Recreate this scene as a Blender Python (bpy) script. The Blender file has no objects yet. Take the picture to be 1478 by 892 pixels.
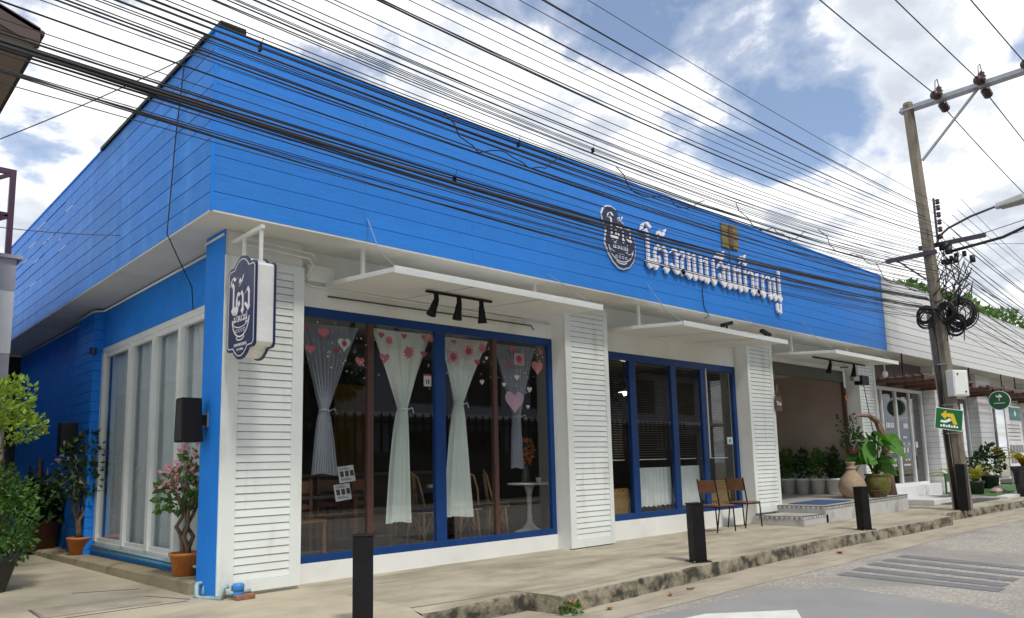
import bpy, bmesh, math, random
from mathutils import Vector, Matrix, noise
R = math.radians
random.seed(7)
scene = bpy.context.scene
COL = scene.collection

# ------------------------------------------------------------------ camera, sky, sun, exposure
EYE = 1.26                                        # eye height above the pavement (pavement = z 0)
def make_camera():
    yaw, pitch, roll, f = 0.764598, 0.137497, -0.025985, 1099.434
    cy, sy, cp, sp = math.cos(yaw), math.sin(yaw), math.cos(pitch), math.sin(pitch)
    fw = Vector((sy*cp, cy*cp, sp)); r = Vector((cy, -sy, 0)); u = r.cross(fw)
    cr, sr = math.cos(roll), math.sin(roll)
    r2 = cr*r + sr*u; u2 = -sr*r + cr*u
    cam = bpy.data.cameras.new('camera'); o = bpy.data.objects.new('camera', cam); COL.objects.link(o)
    m = Matrix((r2, u2, -fw)).transposed().to_4x4(); m.translation = (0, 0, EYE)
    o.matrix_world = m
    cam.sensor_width = 36; cam.lens = f/1478*36
    cam.shift_x = -19.275/1478; cam.shift_y = 72.218/1478
    cam.clip_start = 0.05; cam.clip_end = 2000
    scene.camera = o
make_camera()

SUN_DIR = Vector((-0.14, -0.55, 0.83)).normalized()
SUN_EL = math.asin(SUN_DIR.z); SUN_AZ = math.atan2(SUN_DIR.x, SUN_DIR.y)
def make_world():
    w = bpy.data.worlds.new('World'); scene.world = w; w.use_nodes = True
    nt = w.node_tree; N = nt.nodes; L = nt.links; N.clear()
    out = N.new('ShaderNodeOutputWorld')
    sky = N.new('ShaderNodeTexSky'); sky.sky_type = 'NISHITA'; sky.sun_disc = False
    sky.sun_elevation = SUN_EL; sky.sun_rotation = SUN_AZ; sky.air_density = 1.0; sky.dust_density = 0.6; sky.ozone_density = 3.0
    bg = N.new('ShaderNodeBackground'); bg.inputs[1].default_value = 0.15
    L.new(sky.outputs[0], bg.inputs[0])
    tc = N.new('ShaderNodeTexCoord')
    sep = N.new('ShaderNodeSeparateXYZ'); L.new(tc.outputs['Generated'], sep.inputs[0])
    def math_(op, a, b=None, clamp=False):
        n = N.new('ShaderNodeMath'); n.operation = op; n.use_clamp = clamp
        for i, v in enumerate((a, b)):
            if v is None: continue
            if isinstance(v, (int, float)): n.inputs[i].default_value = v
            else: L.new(v, n.inputs[i])
        return n.outputs[0]
    zz = math_('ADD', math_('MAXIMUM', sep.outputs[2], 0.0), 0.28)
    cmb = N.new('ShaderNodeCombineXYZ')
    L.new(math_('DIVIDE', sep.outputs[0], zz), cmb.inputs[0]); L.new(math_('DIVIDE', sep.outputs[1], zz), cmb.inputs[1])
    def cloud(off, scale, detail, rough=0.55, dist=0.25):
        mp = N.new('ShaderNodeMapping'); mp.inputs['Location'].default_value = off
        L.new(cmb.outputs[0], mp.inputs[0])
        n = N.new('ShaderNodeTexNoise'); n.inputs['Scale'].default_value = scale; n.inputs['Detail'].default_value = detail
        n.inputs['Roughness'].default_value = rough; n.inputs['Distortion'].default_value = dist
        L.new(mp.outputs[0], n.inputs['Vector']); return n.outputs['Fac']
    OFF = (13.22, 12.72, 0.0)
    big = cloud(OFF, 1.25, 3, 0.45, 0.0)
    c1 = math_('ADD', math_('MULTIPLY', big, 0.57), math_('MULTIPLY', cloud((OFF[0]+5, OFF[1], 0), 3.2, 10, 0.58, 0.15), 0.43))
    lit = math_('ADD', math_('MULTIPLY', cloud((OFF[0]-0.12, OFF[1]+0.16, 0), 1.25, 3, 0.45, 0.0), 0.57), math_('MULTIPLY', cloud((OFF[0]+5-0.06, OFF[1]+0.08, 0), 3.2, 10, 0.58, 0.15), 0.43))
    def ramp(fac, stops):
        r = N.new('ShaderNodeValToRGB'); e = r.color_ramp.elements
        e[0].position, e[0].color = stops[0]; e[1].position, e[1].color = stops[-1]
        for p, c in stops[1:-1]:
            k = e.new(p); k.color = c
        L.new(fac, r.inputs[0]); return r.outputs[0]
    mask = ramp(c1, [(0.405, (.08, .08, .08, 1)), (0.440, (.32, .32, .32, 1)), (0.466, (1, 1, 1, 1))])
    dens = math_('ADD', math_('MULTIPLY', math_('SUBTRACT', c1, lit), 1.1), math_('SUBTRACT', c1, 0.25))
    shade = ramp(dens, [(0.20, (1.0, 1.0, 1.0, 1)), (0.25, (.97, .98, 1.0, 1)), (0.30, (.70, .735, .79, 1)), (0.38, (.55, .59, .66, 1))])
    cb = N.new('ShaderNodeBackground'); cb.inputs[1].default_value = 1.12
    L.new(shade, cb.inputs[0])
    mx = N.new('ShaderNodeMixShader'); L.new(mask, mx.inputs[0]); L.new(bg.outputs[0], mx.inputs[1]); L.new(cb.outputs[0], mx.inputs[2])
    L.new(mx.outputs[0], out.inputs[0])
make_world()
def make_sun():
    l = bpy.data.lights.new('sun', 'SUN'); l.energy = 2.3; l.angle = R(8); l.color = (1.0, 0.955, 0.88)
    o = bpy.data.objects.new('sun', l); COL.objects.link(o)
    o.rotation_mode = 'QUATERNION'; o.rotation_quaternion = SUN_DIR.to_track_quat('Z', 'Y'); o.location = (8, -12, 30)
make_sun()
vs = scene.view_settings
vs.view_transform = 'Standard'; vs.look = 'None'; vs.gamma = 1.0; vs.exposure = 0.17; vs.use_curve_mapping = False

# ------------------------------------------------------------------ materials (all procedural, world-space)
MATS = {}
def mat(name, col, rough=0.6, var=0.12, scale=5.0, stretch=(1, 1, 1), bump=0.0, bscale=60.0, metal=0.0,
        rand=0.0, stain=None, stain_scale=1.5, stain_lo=0.52, stain_hi=0.66, stain_stretch=(1, 1, 1), spec=0.5,
        emit=None, alpha=None, trans=0.0, fine=None):
    if name in MATS: return MATS[name]
    m = bpy.data.materials.new(name); m.use_nodes = True; MATS[name] = m
    nt = m.node_tree; N = nt.nodes; L = nt.links
    b = N['Principled BSDF']
    b.inputs['Roughness'].default_value = rough; b.inputs['Metallic'].default_value = metal
    b.inputs['Specular IOR Level'].default_value = spec
    geo = N.new('ShaderNodeNewGeometry')
    def noise_(sc, st, det=5):
        mp = N.new('ShaderNodeMapping'); mp.inputs['Scale'].default_value = st
        L.new(geo.outputs['Position'], mp.inputs[0])
        n = N.new('ShaderNodeTexNoise'); n.inputs['Scale'].default_value = sc; n.inputs['Detail'].default_value = det
        n.inputs['Roughness'].default_value = 0.62
        L.new(mp.outputs[0], n.inputs['Vector']); return n.outputs['Fac']
    def mixc(fac, a, bb):
        x = N.new('ShaderNodeMix'); x.data_type = 'RGBA'
        if isinstance(fac, float): x.inputs[0].default_value = fac
        else: L.new(fac, x.inputs[0])
        for i, v in ((6, a), (7, bb)):
            if isinstance(v, tuple): x.inputs[i].default_value = (*v, 1)
            else: L.new(v, x.inputs[i])
        return x.outputs[2]
    def rng(fac, lo, hi, to0=0.0, to1=1.0):
        x = N.new('ShaderNodeMapRange'); x.inputs[1].default_value = lo; x.inputs[2].default_value = hi
        x.inputs[3].default_value = to0; x.inputs[4].default_value = to1
        L.new(fac, x.inputs[0]); return x.outputs[0]
    lo = tuple(c*(1-var) for c in col); hi = tuple(min(1, c*(1+var)) for c in col)
    c = mixc(rng(noise_(scale, stretch), 0.3, 0.7), lo, hi)
    if fine:
        fc, fs, fl, fh = fine
        c = mixc(rng(noise_(fs, (1, 1, 1), 3), fl, fh), c, fc)
    if stain:
        c = mixc(rng(noise_(stain_scale, stain_stretch, 8), stain_lo, stain_hi), c, stain)
    if rand:
        oi = N.new('ShaderNodeObjectInfo')
        hsv = N.new('ShaderNodeHueSaturation'); L.new(c, hsv.inputs['Color'])
        L.new(rng(oi.outputs['Random'], 0, 1, 1-rand, 1+rand), hsv.inputs['Value']); c = hsv.outputs[0]
    L.new(c, b.inputs['Base Color'])
    if bump:
        bp = N.new('ShaderNodeBump'); bp.inputs['Strength'].default_value = bump; bp.inputs['Distance'].default_value = 0.01
        L.new(noise_(bscale, stretch, 4), bp.inputs['Height']); L.new(bp.outputs[0], b.inputs['Normal'])
    L.new(rng(noise_(scale*2.3, stretch), 0.3, 0.7, max(0.02, rough-0.08), min(1, rough+0.08)), b.inputs['Roughness'])
    if emit:
        b.inputs['Emission Color'].default_value = (*emit[0], 1); b.inputs['Emission Strength'].default_value = emit[1]
    if trans or alpha is not None:
        out = N['Material Output']; sh = b.outputs[0]
        if trans:
            tr = N.new('ShaderNodeBsdfTranslucent'); L.new(c, tr.inputs[0])
            mx = N.new('ShaderNodeMixShader'); mx.inputs[0].default_value = trans
            L.new(sh, mx.inputs[1]); L.new(tr.outputs[0], mx.inputs[2]); sh = mx.outputs[0]
        if alpha is not None:
            tp = N.new('ShaderNodeBsdfTransparent')
            mx = N.new('ShaderNodeMixShader'); mx.inputs[0].default_value = alpha
            L.new(tp.outputs[0], mx.inputs[1]); L.new(sh, mx.inputs[2]); sh = mx.outputs[0]
        L.new(sh, out.inputs[0])
    return m

def glass(name, tint=(0.86, 0.9, 0.9), gain=1.6, rough=0.0):
    m = bpy.data.materials.new(name); m.use_nodes = True; MATS[name] = m
    nt = m.node_tree; N = nt.nodes; L = nt.links; N.remove(N['Principled BSDF'])
    geo = N.new('ShaderNodeNewGeometry')
    dot = N.new('ShaderNodeVectorMath'); dot.operation = 'DOT_PRODUCT'
    L.new(geo.outputs['Normal'], dot.inputs[0]); L.new(geo.outputs['Incoming'], dot.inputs[1])
    def mth(op, a, b=None, clamp=False):
        n = N.new('ShaderNodeMath'); n.operation = op; n.use_clamp = clamp
        for i, v in enumerate((a, b)):
            if v is None: continue
            if isinstance(v, (int, float)): n.inputs[i].default_value = v
            else: L.new(v, n.inputs[i])
        return n.outputs[0]
    k = mth('POWER', mth('SUBTRACT', 1.0, mth('ABSOLUTE', dot.outputs['Value'])), 5.0)   # Schlick reflectance
    fac = mth('MULTIPLY', mth('ADD', mth('MULTIPLY', k, 0.95), 0.045), gain, True)
    tp = N.new('ShaderNodeBsdfTransparent'); tp.inputs[0].default_value = (*tint, 1)
    gl = N.new('ShaderNodeBsdfGlossy'); gl.inputs['Roughness'].default_value = rough
    mx = N.new('ShaderNodeMixShader'); L.new(fac, mx.inputs[0]); L.new(tp.outputs[0], mx.inputs[1]); L.new(gl.outputs[0], mx.inputs[2])
    L.new(mx.outputs[0], N['Material Output'].inputs[0])
    return m

BLUE = (0.023, 0.205, 0.67)
blue_board = mat('blue_board', BLUE, 0.5, 0.10, 3.0, (1, 1, 14), 0.3, 40, rand=0.025, fine=((0.07, 0.33, 0.84), 70, 0.60, 0.78), spec=0.3, stain=(0.022, 0.20, 0.62), stain_scale=1.6, stain_stretch=(1.6, 1, .3), stain_lo=.5, stain_hi=.8)
blue_board_side = mat('blue_board_side', (0.024, 0.215, 0.70), 0.5, 0.12, 3.0, (1, 1, 14), 0.3, 40, rand=0.07, stain=(0.05, 0.27, 0.76), stain_scale=2.0, stain_stretch=(1, 1.6, .3), spec=0.25)
blue_gap = mat('blue_backing', (0.008, 0.07, 0.27), 0.8)
blue_wall = mat('blue_wall', (0.020, 0.225, 0.76), 0.6, 0.08, 2.5, bump=0.15, bscale=120, spec=0.15)
blue_dark = mat('blue_frame', (0.006, 0.042, 0.17), 0.4, 0.12, 6, spec=0.3)
navy = mat('navy', (0.012, 0.022, 0.085), 0.35, 0.1, 8)
white_wall = mat('white_wall', (0.75, 0.755, 0.72), 0.7, 0.05, 1.6, bump=0.12, bscale=90, stain=(0.56, 0.55, 0.49), stain_scale=0.9, stain_lo=0.55, stain_hi=0.85)
white_soffit = mat('white_soffit', (0.72, 0.71, 0.66), 0.75, 0.06, 1.3, stain=(0.55, 0.52, 0.44), stain_scale=0.7, stain_lo=0.5, stain_hi=0.8)
white_metal = mat('white_metal', (0.74, 0.76, 0.73), 0.45, 0.05, 3.0)
shutter_white = mat('shutter_white', (0.70, 0.735, 0.70), 0.45, 0.05, 2.0, rand=0.03, stain=(0.52, 0.52, 0.46), stain_scale=2.2, stain_stretch=(1.8,1.8,.35), stain_lo=0.54, stain_hi=0.80)
lav_white = mat('siding_white', (0.78, 0.785, 0.80), 0.5, 0.05, 3.0, rand=0.04)
grey_board = mat('grey_white_board', (0.70, 0.71, 0.70), 0.55, 0.06, 3.0, (1, 1, 12), 0.2, 40, rand=0.04)
brown_wood = mat('brown_timber', (0.10, 0.045, 0.03), 0.5, 0.25, 4, (1, 1, 8))
red_brown = mat('red_brown_frame', (0.075, 0.032, 0.024), 0.5, 0.2, 6)
dark_gap = mat('dark_backing', (0.03, 0.035, 0.04), 0.8)
pale_gap = mat('pale_backing', (0.36, 0.37, 0.36), 0.8)
concrete = mat('pavement_concrete', (0.385, 0.345, 0.265), 0.85, 0.22, 1.7, bump=0.35, bscale=140, stain=(0.215, 0.185, 0.125), stain_scale=1.3, stain_stretch=(0.5, 1.7, 1), stain_lo=0.46, stain_hi=0.70, fine=((0.50, 0.455, 0.36), 48, 0.54, 0.72))
yard_concrete = mat('yard_concrete', (0.42, 0.37, 0.275), 0.85, 0.2, 1.4, bump=0.3, bscale=120, stain=(0.25, 0.23, 0.17), stain_scale=0.6, stain_stretch=(0.7, 1.3, 1), stain_lo=0.50, stain_hi=0.70, fine=((0.52, 0.475, 0.38), 45, 0.56, 0.74))
kerb_mat = mat('kerb_concrete', (0.26, 0.23, 0.165), 0.9, 0.3, 6, bump=0.8, bscale=50, stain=(0.036, 0.034, 0.024), stain_scale=6.0, stain_stretch=(0.8, 1, 1.0), stain_lo=0.43, stain_hi=0.62, fine=((0.38, 0.34, 0.27), 30, 0.56, 0.70))
gutter_mat = mat('gutter_concrete', (0.36, 0.315, 0.245), 0.9, 0.16, 2, bump=0.4, bscale=120, stain=(0.22, 0.195, 0.14), stain_scale=2.2, stain_stretch=(0.4, 2, 1), stain_lo=0.5, stain_hi=0.7)
asphalt = mat('asphalt', (0.285, 0.265, 0.235), 0.9, 0.10, 0.8, bump=0.5, bscale=240, fine=((0.48, 0.44, 0.38), 30, 0.50, 0.62), stain=(0.25, 0.235, 0.215), stain_scale=0.45, stain_lo=0.48, stain_hi=0.62)
road_bar = mat('dark_bar', (0.155, 0.155, 0.165), 0.85, 0.2, 8, fine=((0.25, 0.24, 0.22), 120, 0.58, 0.72))
road_white = mat('road_paint', (0.62, 0.62, 0.60), 0.7, 0.08, 6, fine=((0.36, 0.35, 0.33), 90, 0.62, 0.76))
plinth_mat = mat('plinth_concrete', (0.30, 0.255, 0.16), 0.9, 0.2, 2.5, bump=0.5, bscale=80, stain=(0.11, 0.105, 0.06), stain_scale=2.5, stain_lo=0.5, stain_hi=0.7)
black_metal = mat('black_metal', (0.008, 0.008, 0.009), 0.5, 0.2, 8, spec=0.2)
black_paint = mat('black_bollard', (0.008, 0.007, 0.008), 0.5, 0.3, 5, bump=0.1, spec=0.25)
rubber = mat('cable_black', (0.014, 0.013, 0.016), 0.55, 0.2, 3)
wire_grey = mat('cable_grey', (0.07, 0.07, 0.08), 0.5, 0.2, 3)
pole_conc = mat('pole_concrete', (0.21, 0.18, 0.135), 0.85, 0.18, 1.8, (1, 1, 0.5), 0.3, 60, stain=(0.09, 0.08, 0.06), stain_scale=2.2, stain_stretch=(2, 2, 0.4))
pole_pale = mat('pale_post', (0.44, 0.37, 0.26), 0.8, 0.15, 3, (1, 1, .4))
galv = mat('galvanised', (0.33, 0.35, 0.38), 0.45, 0.12, 6, metal=0.5)
steel_dark = mat('dark_crossarm', (0.05, 0.045, 0.06), 0.5, 0.2, 6)
porcelain = mat('brown_porcelain', (0.05, 0.022, 0.022), 0.2, 0.15, 6)
light_grey = mat('lamp_grey', (0.42, 0.44, 0.44), 0.4)
terracotta = mat('terracotta', (0.50, 0.165, 0.035), 0.6, 0.15, 8)
dark_terra = mat('dark_terracotta', (0.11, 0.04, 0.025), 0.7, 0.2, 8)
black_pot = mat('black_pot', (0.035, 0.037, 0.042), 0.5, 0.15, 6)
plum_pot = mat('plum_pot', (0.035, 0.03, 0.045), 0.3, 0.15, 6)
white_pot = mat('white_pot', (0.82, 0.82, 0.78), 0.4, 0.08, 6)
clay = mat('pale_clay', (0.33, 0.24, 0.165), 0.8, 0.15, 7, bump=0.2)
olive_glaze = mat('olive_glaze', (0.115, 0.11, 0.022), 0.3, 0.2, 5, stain=(0.06, 0.045, 0.015), stain_scale=5)
bark = mat('bark', (0.16, 0.105, 0.065), 0.85, 0.3, 12, (1, 1, .35), 0.6, 30)
driftwood = mat('driftwood', (0.20, 0.13, 0.09), 0.85, 0.3, 9, (1, 1, .3), 0.6, 30)
soil = mat('soil', (0.05, 0.035, 0.025), 0.95)
leaf_dark = mat('leaf_dark', (0.028, 0.062, 0.016), 0.5, 0.45, 9, trans=0.25)
leaf_mid = mat('leaf_mid', (0.075, 0.17, 0.025), 0.5, 0.4, 9, trans=0.3)
leaf_yellow_lit = mat('leaf_yellow_green_lit', (0.25, 0.38, 0.04), 0.5, 0.35, 7, trans=0.35)
leaf_big = mat('leaf_elephant_ear', (0.07, 0.21, 0.02), 0.6, 0.3, 6, trans=0.3)
brom = mat('leaf_bromeliad', (0.27, 0.27, 0.02), 0.4, 0.3, 6, trans=0.25)
brom_red = mat('leaf_bromeliad_red', (0.33, 0.16, 0.02), 0.4, 0.35, 9, trans=0.25)
petal_pink = mat('petal_pink', (0.62, 0.27, 0.34), 0.6, 0.25, 14, trans=0.3)
petal_dust = mat('petal_dusty', (0.22, 0.10, 0.11), 0.6, 0.3, 14, trans=0.3)
dried = mat('dried_flowers', (0.55, 0.22, 0.05), 0.8, 0.4, 14, trans=0.2)
tile_grey = mat('step_tile', (0.48, 0.48, 0.46), 0.5, 0.08, 3, stain=(0.28, 0.27, 0.25), stain_scale=2)
tile_top = mat('step_tile_top', (0.40, 0.38, 0.35), 0.5, 0.1, 3, rand=0.08)
mosaic_a = mat('mosaic_dark', (0.24, 0.24, 0.24), 0.5, rand=0.25)
mosaic_b = mat('mosaic_light', (0.52, 0.51, 0.48), 0.5, rand=0.15)
blue_mat = mat('blue_mat', (0.035, 0.075, 0.19), 0.95, 0.25, 30)
grey_mat = mat('grey_mat', (0.07, 0.07, 0.08), 0.95, 0.25, 30)
carpet = mat('green_carpet', (0.07, 0.16, 0.045), 0.95, 0.25, 30, bump=.4, bscale=200)
taupe = mat('taupe_wall', (0.42, 0.33, 0.27), 0.7, 0.1, 1.5)
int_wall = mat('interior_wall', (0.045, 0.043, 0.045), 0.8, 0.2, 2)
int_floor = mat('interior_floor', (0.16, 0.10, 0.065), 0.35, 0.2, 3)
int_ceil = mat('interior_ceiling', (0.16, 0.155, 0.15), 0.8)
yellow_int = mat('yellow_curtain', (0.35, 0.22, 0.02), 0.8)
wood_mid = mat('chair_wood', (0.22, 0.095, 0.045), 0.45, 0.2, 6, (1, 1, 5))
rattan = mat('rattan', (0.55, 0.34, 0.15), 0.5, 0.2, 14)
navy_cushion = mat('navy_cushion', (0.03, 0.035, 0.10), 0.9)
counter_mat = mat('counter', (0.10, 0.085, 0.075), 0.5)
white_gloss = mat('white_gloss', (0.78, 0.78, 0.75), 0.25, 0.04)
woven = mat('woven_mat', (0.36, 0.21, 0.045), 0.8, 0.35, 22, (1, 1, 2.5), 0.6, 60)
mint_cloth = mat('mint_cloth', (0.84, 0.90, 0.84), 0.85, 0.03, 4)
white_cloth = mat('white_cloth', (0.82, 0.87, 0.85), 0.85, 0.04, 4)
sheer = mat('sheer_cloth', (0.62, 0.66, 0.74), 0.85, 0.05, 4, trans=0.15, alpha=0.55)
grey_sheer = mat('grey_sheer', (0.72, 0.75, 0.75), 0.85, 0.06, 4)
blind_mat = mat('blind_slat', (0.11, 0.095, 0.08), 0.6, 0.1, 4)
st_red = mat('sticker_red', (0.42, 0.06, 0.08), 0.6); st_pink = mat('sticker_pink', (0.58, 0.16, 0.19), 0.6)
st_lilac = mat('sticker_lilac', (0.58, 0.36, 0.43), 0.6); st_white = mat('sticker_white', (0.74, 0.72, 0.68), 0.6)
paper = mat('paper', (0.72, 0.72, 0.70), 0.7); ink = mat('ink', (0.06, 0.06, 0.07), 0.7)
pvc_blue = mat('pvc_blue', (0.06, 0.22, 0.34), 0.4, 0.15, 8); pvc_bright = mat('meter_blue', (0.03, 0.20, 0.55), 0.35)
pvc_grey = mat('pvc_pale', (0.30, 0.42, 0.42), 0.5, 0.1, 8)
letter_white = mat('letter_white', (0.84, 0.83, 0.86), 0.4, 0.03)
sign_green = mat('sign_green', (0.012, 0.13, 0.035), 0.4, 0.1); sign_yellow = mat('sign_yellow', (0.70, 0.50, 0.03), 0.4)
disc_green = mat('disc_green', (0.008, 0.085, 0.03), 0.35, 0.1); teal_print = mat('teal_print', (0.03, 0.20, 0.19), 0.5)
vent_mat = mat('ochre_panel', (0.19, 0.145, 0.045), 0.7, 0.25, 10)
neighbour_grey = mat('neighbour_grey', (0.34, 0.34, 0.38), 0.8, 0.06, 2); neighbour_white = mat('neighbour_white', (0.62, 0.63, 0.63), 0.8, 0.05, 2)
purple_steel = mat('purple_steel', (0.06, 0.022, 0.05), 0.5); eave_brown = mat('eave_brown', (0.16, 0.115, 0.07), 0.7, 0.15, 3)
eave_dark = mat('eave_dark', (0.07, 0.045, 0.04), 0.7, 0.2, 3)
green_film = mat('green_door', (0.16, 0.30, 0.24), 0.35, 0.08, 2)
far_green = mat('far_leaf', (0.11, 0.22, 0.04), 0.6, 0.45, 1.2, trans=0.25)
opp_wall = mat('opposite_wall', (0.26, 0.28, 0.33), 0.8); opp_dark = mat('opposite_dark', (0.03, 0.03, 0.03), 0.8)
bulb_mat = mat('bulb', (0.9, 0.8, 0.6), 0.5, emit=((1.0, 0.75, 0.42), 9.0))
dry_leaf = mat('dry_leaf', (0.35, 0.13, 0.04), 0.8, 0.3, 20)
pane_glass = glass('pane_glass', (0.965, 0.975, 0.97), 1.5)
dark_glass = glass('tinted_glass', (0.93, 0.94, 0.935), 1.0)
side_glass = glass('side_glass', (0.95, 0.97, 0.97), 0.9)

# ------------------------------------------------------------------ mesh helpers
class MB:
    def __init__(s): s.v = []; s.f = []; s.m = []
    def add(s, vs, fs, mi=0):
        k = len(s.v); s.v += [tuple(v) for v in vs]; s.f += [tuple(k+i for i in f) for f in fs]; s.m += [mi]*len(fs); return s
    def box(s, x0, x1, y0, y1, z0, z1, mi=0):
        return s.add([(x0,y0,z0),(x1,y0,z0),(x1,y1,z0),(x0,y1,z0),(x0,y0,z1),(x1,y0,z1),(x1,y1,z1),(x0,y1,z1)],
                     [(3,2,1,0),(4,5,6,7),(0,1,5,4),(1,2,6,5),(2,3,7,6),(3,0,4,7)], mi)
    def hexa(s, p, mi=0):
        return s.add(p, [(3,2,1,0),(4,5,6,7),(0,1,5,4),(1,2,6,5),(2,3,7,6),(3,0,4,7)], mi)
    def beam(s, a, b, w, h, up=(0,0,1), mi=0):
        a, b = Vector(a), Vector(b); d = (b-a).normalized(); up = Vector(up)
        if abs(d.dot(up)) > 0.99: up = Vector((0,1,0))
        sd = d.cross(up).normalized()*w/2; u = sd.cross(d).normalized()*h/2
        return s.hexa([a-sd-u, a+sd-u, a+sd+u, a-sd+u, b-sd-u, b+sd-u, b+sd+u, b-sd+u], mi)
    def tube(s, pts, r, n=6, mi=0, caps=True):
        pts = [Vector(p) for p in pts]; k = len(s.v); prev = None; m = len(pts)
        for i, p in enumerate(pts):
            d = (pts[min(i+1, m-1)] - pts[max(i-1, 0)]).normalized()
            if prev is None:
                ref = Vector((0,0,1)) if abs(d.z) < 0.9 else Vector((1,0,0)); a = d.cross(ref).normalized()
            else: a = (prev - d*prev.dot(d)).normalized()
            prev = a; b = d.cross(a); rr = r[i] if isinstance(r, (list, tuple)) else r
            for j in range(n):
                t = 2*math.pi*j/n; s.v.append(tuple(p + a*math.cos(t)*rr + b*math.sin(t)*rr))
        for i in range(m-1):
            for j in range(n):
                s.f.append((k+i*n+j, k+i*n+(j+1)%n, k+(i+1)*n+(j+1)%n, k+(i+1)*n+j)); s.m.append(mi)
        if caps:
            s.f.append(tuple(k+j for j in reversed(range(n)))); s.m.append(mi)
            s.f.append(tuple(k+(m-1)*n+j for j in range(n))); s.m.append(mi)
        return s
    def lathe(s, prof, c=(0,0,0), n=20, mi=0, jit=0.0):
        k = len(s.v); m = len(prof)
        for r, z in prof:
            for j in range(n):
                t = 2*math.pi*j/n; rr = max(r, .0005)*(1+jit*(1 if j % 2 else -1)); s.v.append((c[0]+rr*math.cos(t), c[1]+rr*math.sin(t), c[2]+z))
        for i in range(m-1):
            for j in range(n):
                s.f.append((k+i*n+j, k+i*n+(j+1)%n, k+(i+1)*n+(j+1)%n, k+(i+1)*n+j)); s.m.append(mi)
        return s
    def prism(s, poly, fr, depth, mi=0):
        """poly in (u,v); fr=(origin,uvec,vvec,nvec); the front face lies depth along nvec"""
        o, u, v, n = [Vector(q) for q in fr]; k = len(s.v); m = len(poly)
        for a, b in poly: s.v.append(tuple(o+u*a+v*b))
        for a, b in poly: s.v.append(tuple(o+u*a+v*b+n*depth))
        s.f.append(tuple(k+i for i in reversed(range(m)))); s.m.append(mi)
        s.f.append(tuple(k+m+i for i in range(m))); s.m.append(mi)
        for i in range(m):
            j = (i+1) % m; s.f.append((k+i, k+j, k+m+j, k+m+i)); s.m.append(mi)
        return s
    def mesh(s, name, mats, smooth=False):
        me = bpy.data.meshes.new(name); me.from_pydata(s.v, [], s.f)
        if not isinstance(mats, (list, tuple)): mats = [mats]
        for m in mats: me.materials.append(m)
        if len(mats) > 1: me.polygons.foreach_set('material_index', s.m)
        if smooth: me.polygons.foreach_set('use_smooth', [True]*len(s.f))
        bm = bmesh.new(); bm.from_mesh(me); bmesh.ops.recalc_face_normals(bm, faces=bm.faces); bm.to_mesh(me); bm.free()
        me.update(); return me
    def build(s, name, mats, parent=None, smooth=False, bevel=0.0):
        o = link(name, s.mesh(name, mats, smooth), parent)
        if bevel:
            b = o.modifiers.new('bevel', 'BEVEL'); b.width = bevel; b.segments = 2; b.limit_method = 'ANGLE'; b.angle_limit = R(40)
        return o
def link(name, me, parent=None, loc=None):
    o = bpy.data.objects.new(name, me); COL.objects.link(o)
    if parent is not None: o.parent = parent
    if loc is not None: o.location = loc
    return o
def tag(o, label=None, cat=None, group=None, kind=None):
    if label: o['label'] = label
    if cat: o['category'] = cat
    if group: o['group'] = group
    if kind: o['kind'] = kind
    return o
def empty(name, loc=(0,0,0), label=None, cat=None, group=None, rz=0):
    o = bpy.data.objects.new(name, None); COL.objects.link(o); o.location = loc; o.rotation_euler.z = rz
    o.empty_display_size = 0.2
    return tag(o, label, cat, group)
def struct(o): o['kind'] = 'structure'; return o
def box(name, m, parent, x0, x1, y0, y1, z0, z1, bevel=0.0): return MB().box(x0,x1,y0,y1,z0,z1).build(name, m, parent, bevel=bevel)
def copy_tree(o, parent=None):
    c = o.copy(); COL.objects.link(c); c.parent = parent
    for ch in o.children: copy_tree(ch, c)
    return c
def inset(poly, d):
    """scale a polygon about its centroid so that it shrinks by about d"""
    cx = sum(p[0] for p in poly)/len(poly); cy = sum(p[1] for p in poly)/len(poly)
    out = []
    for x, y in poly:
        r = math.hypot(x-cx, y-cy) or 1e-6; out.append((cx+(x-cx)*(1-d/r), cy+(y-cy)*(1-d/r)))
    return out
def arc_pts(cx, cy, rx, ry, a0, a1, n=14): return [(cx+rx*math.cos(R(a0+(a1-a0)*i/n)), cy+ry*math.sin(R(a0+(a1-a0)*i/n))) for i in range(n+1)]

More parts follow.
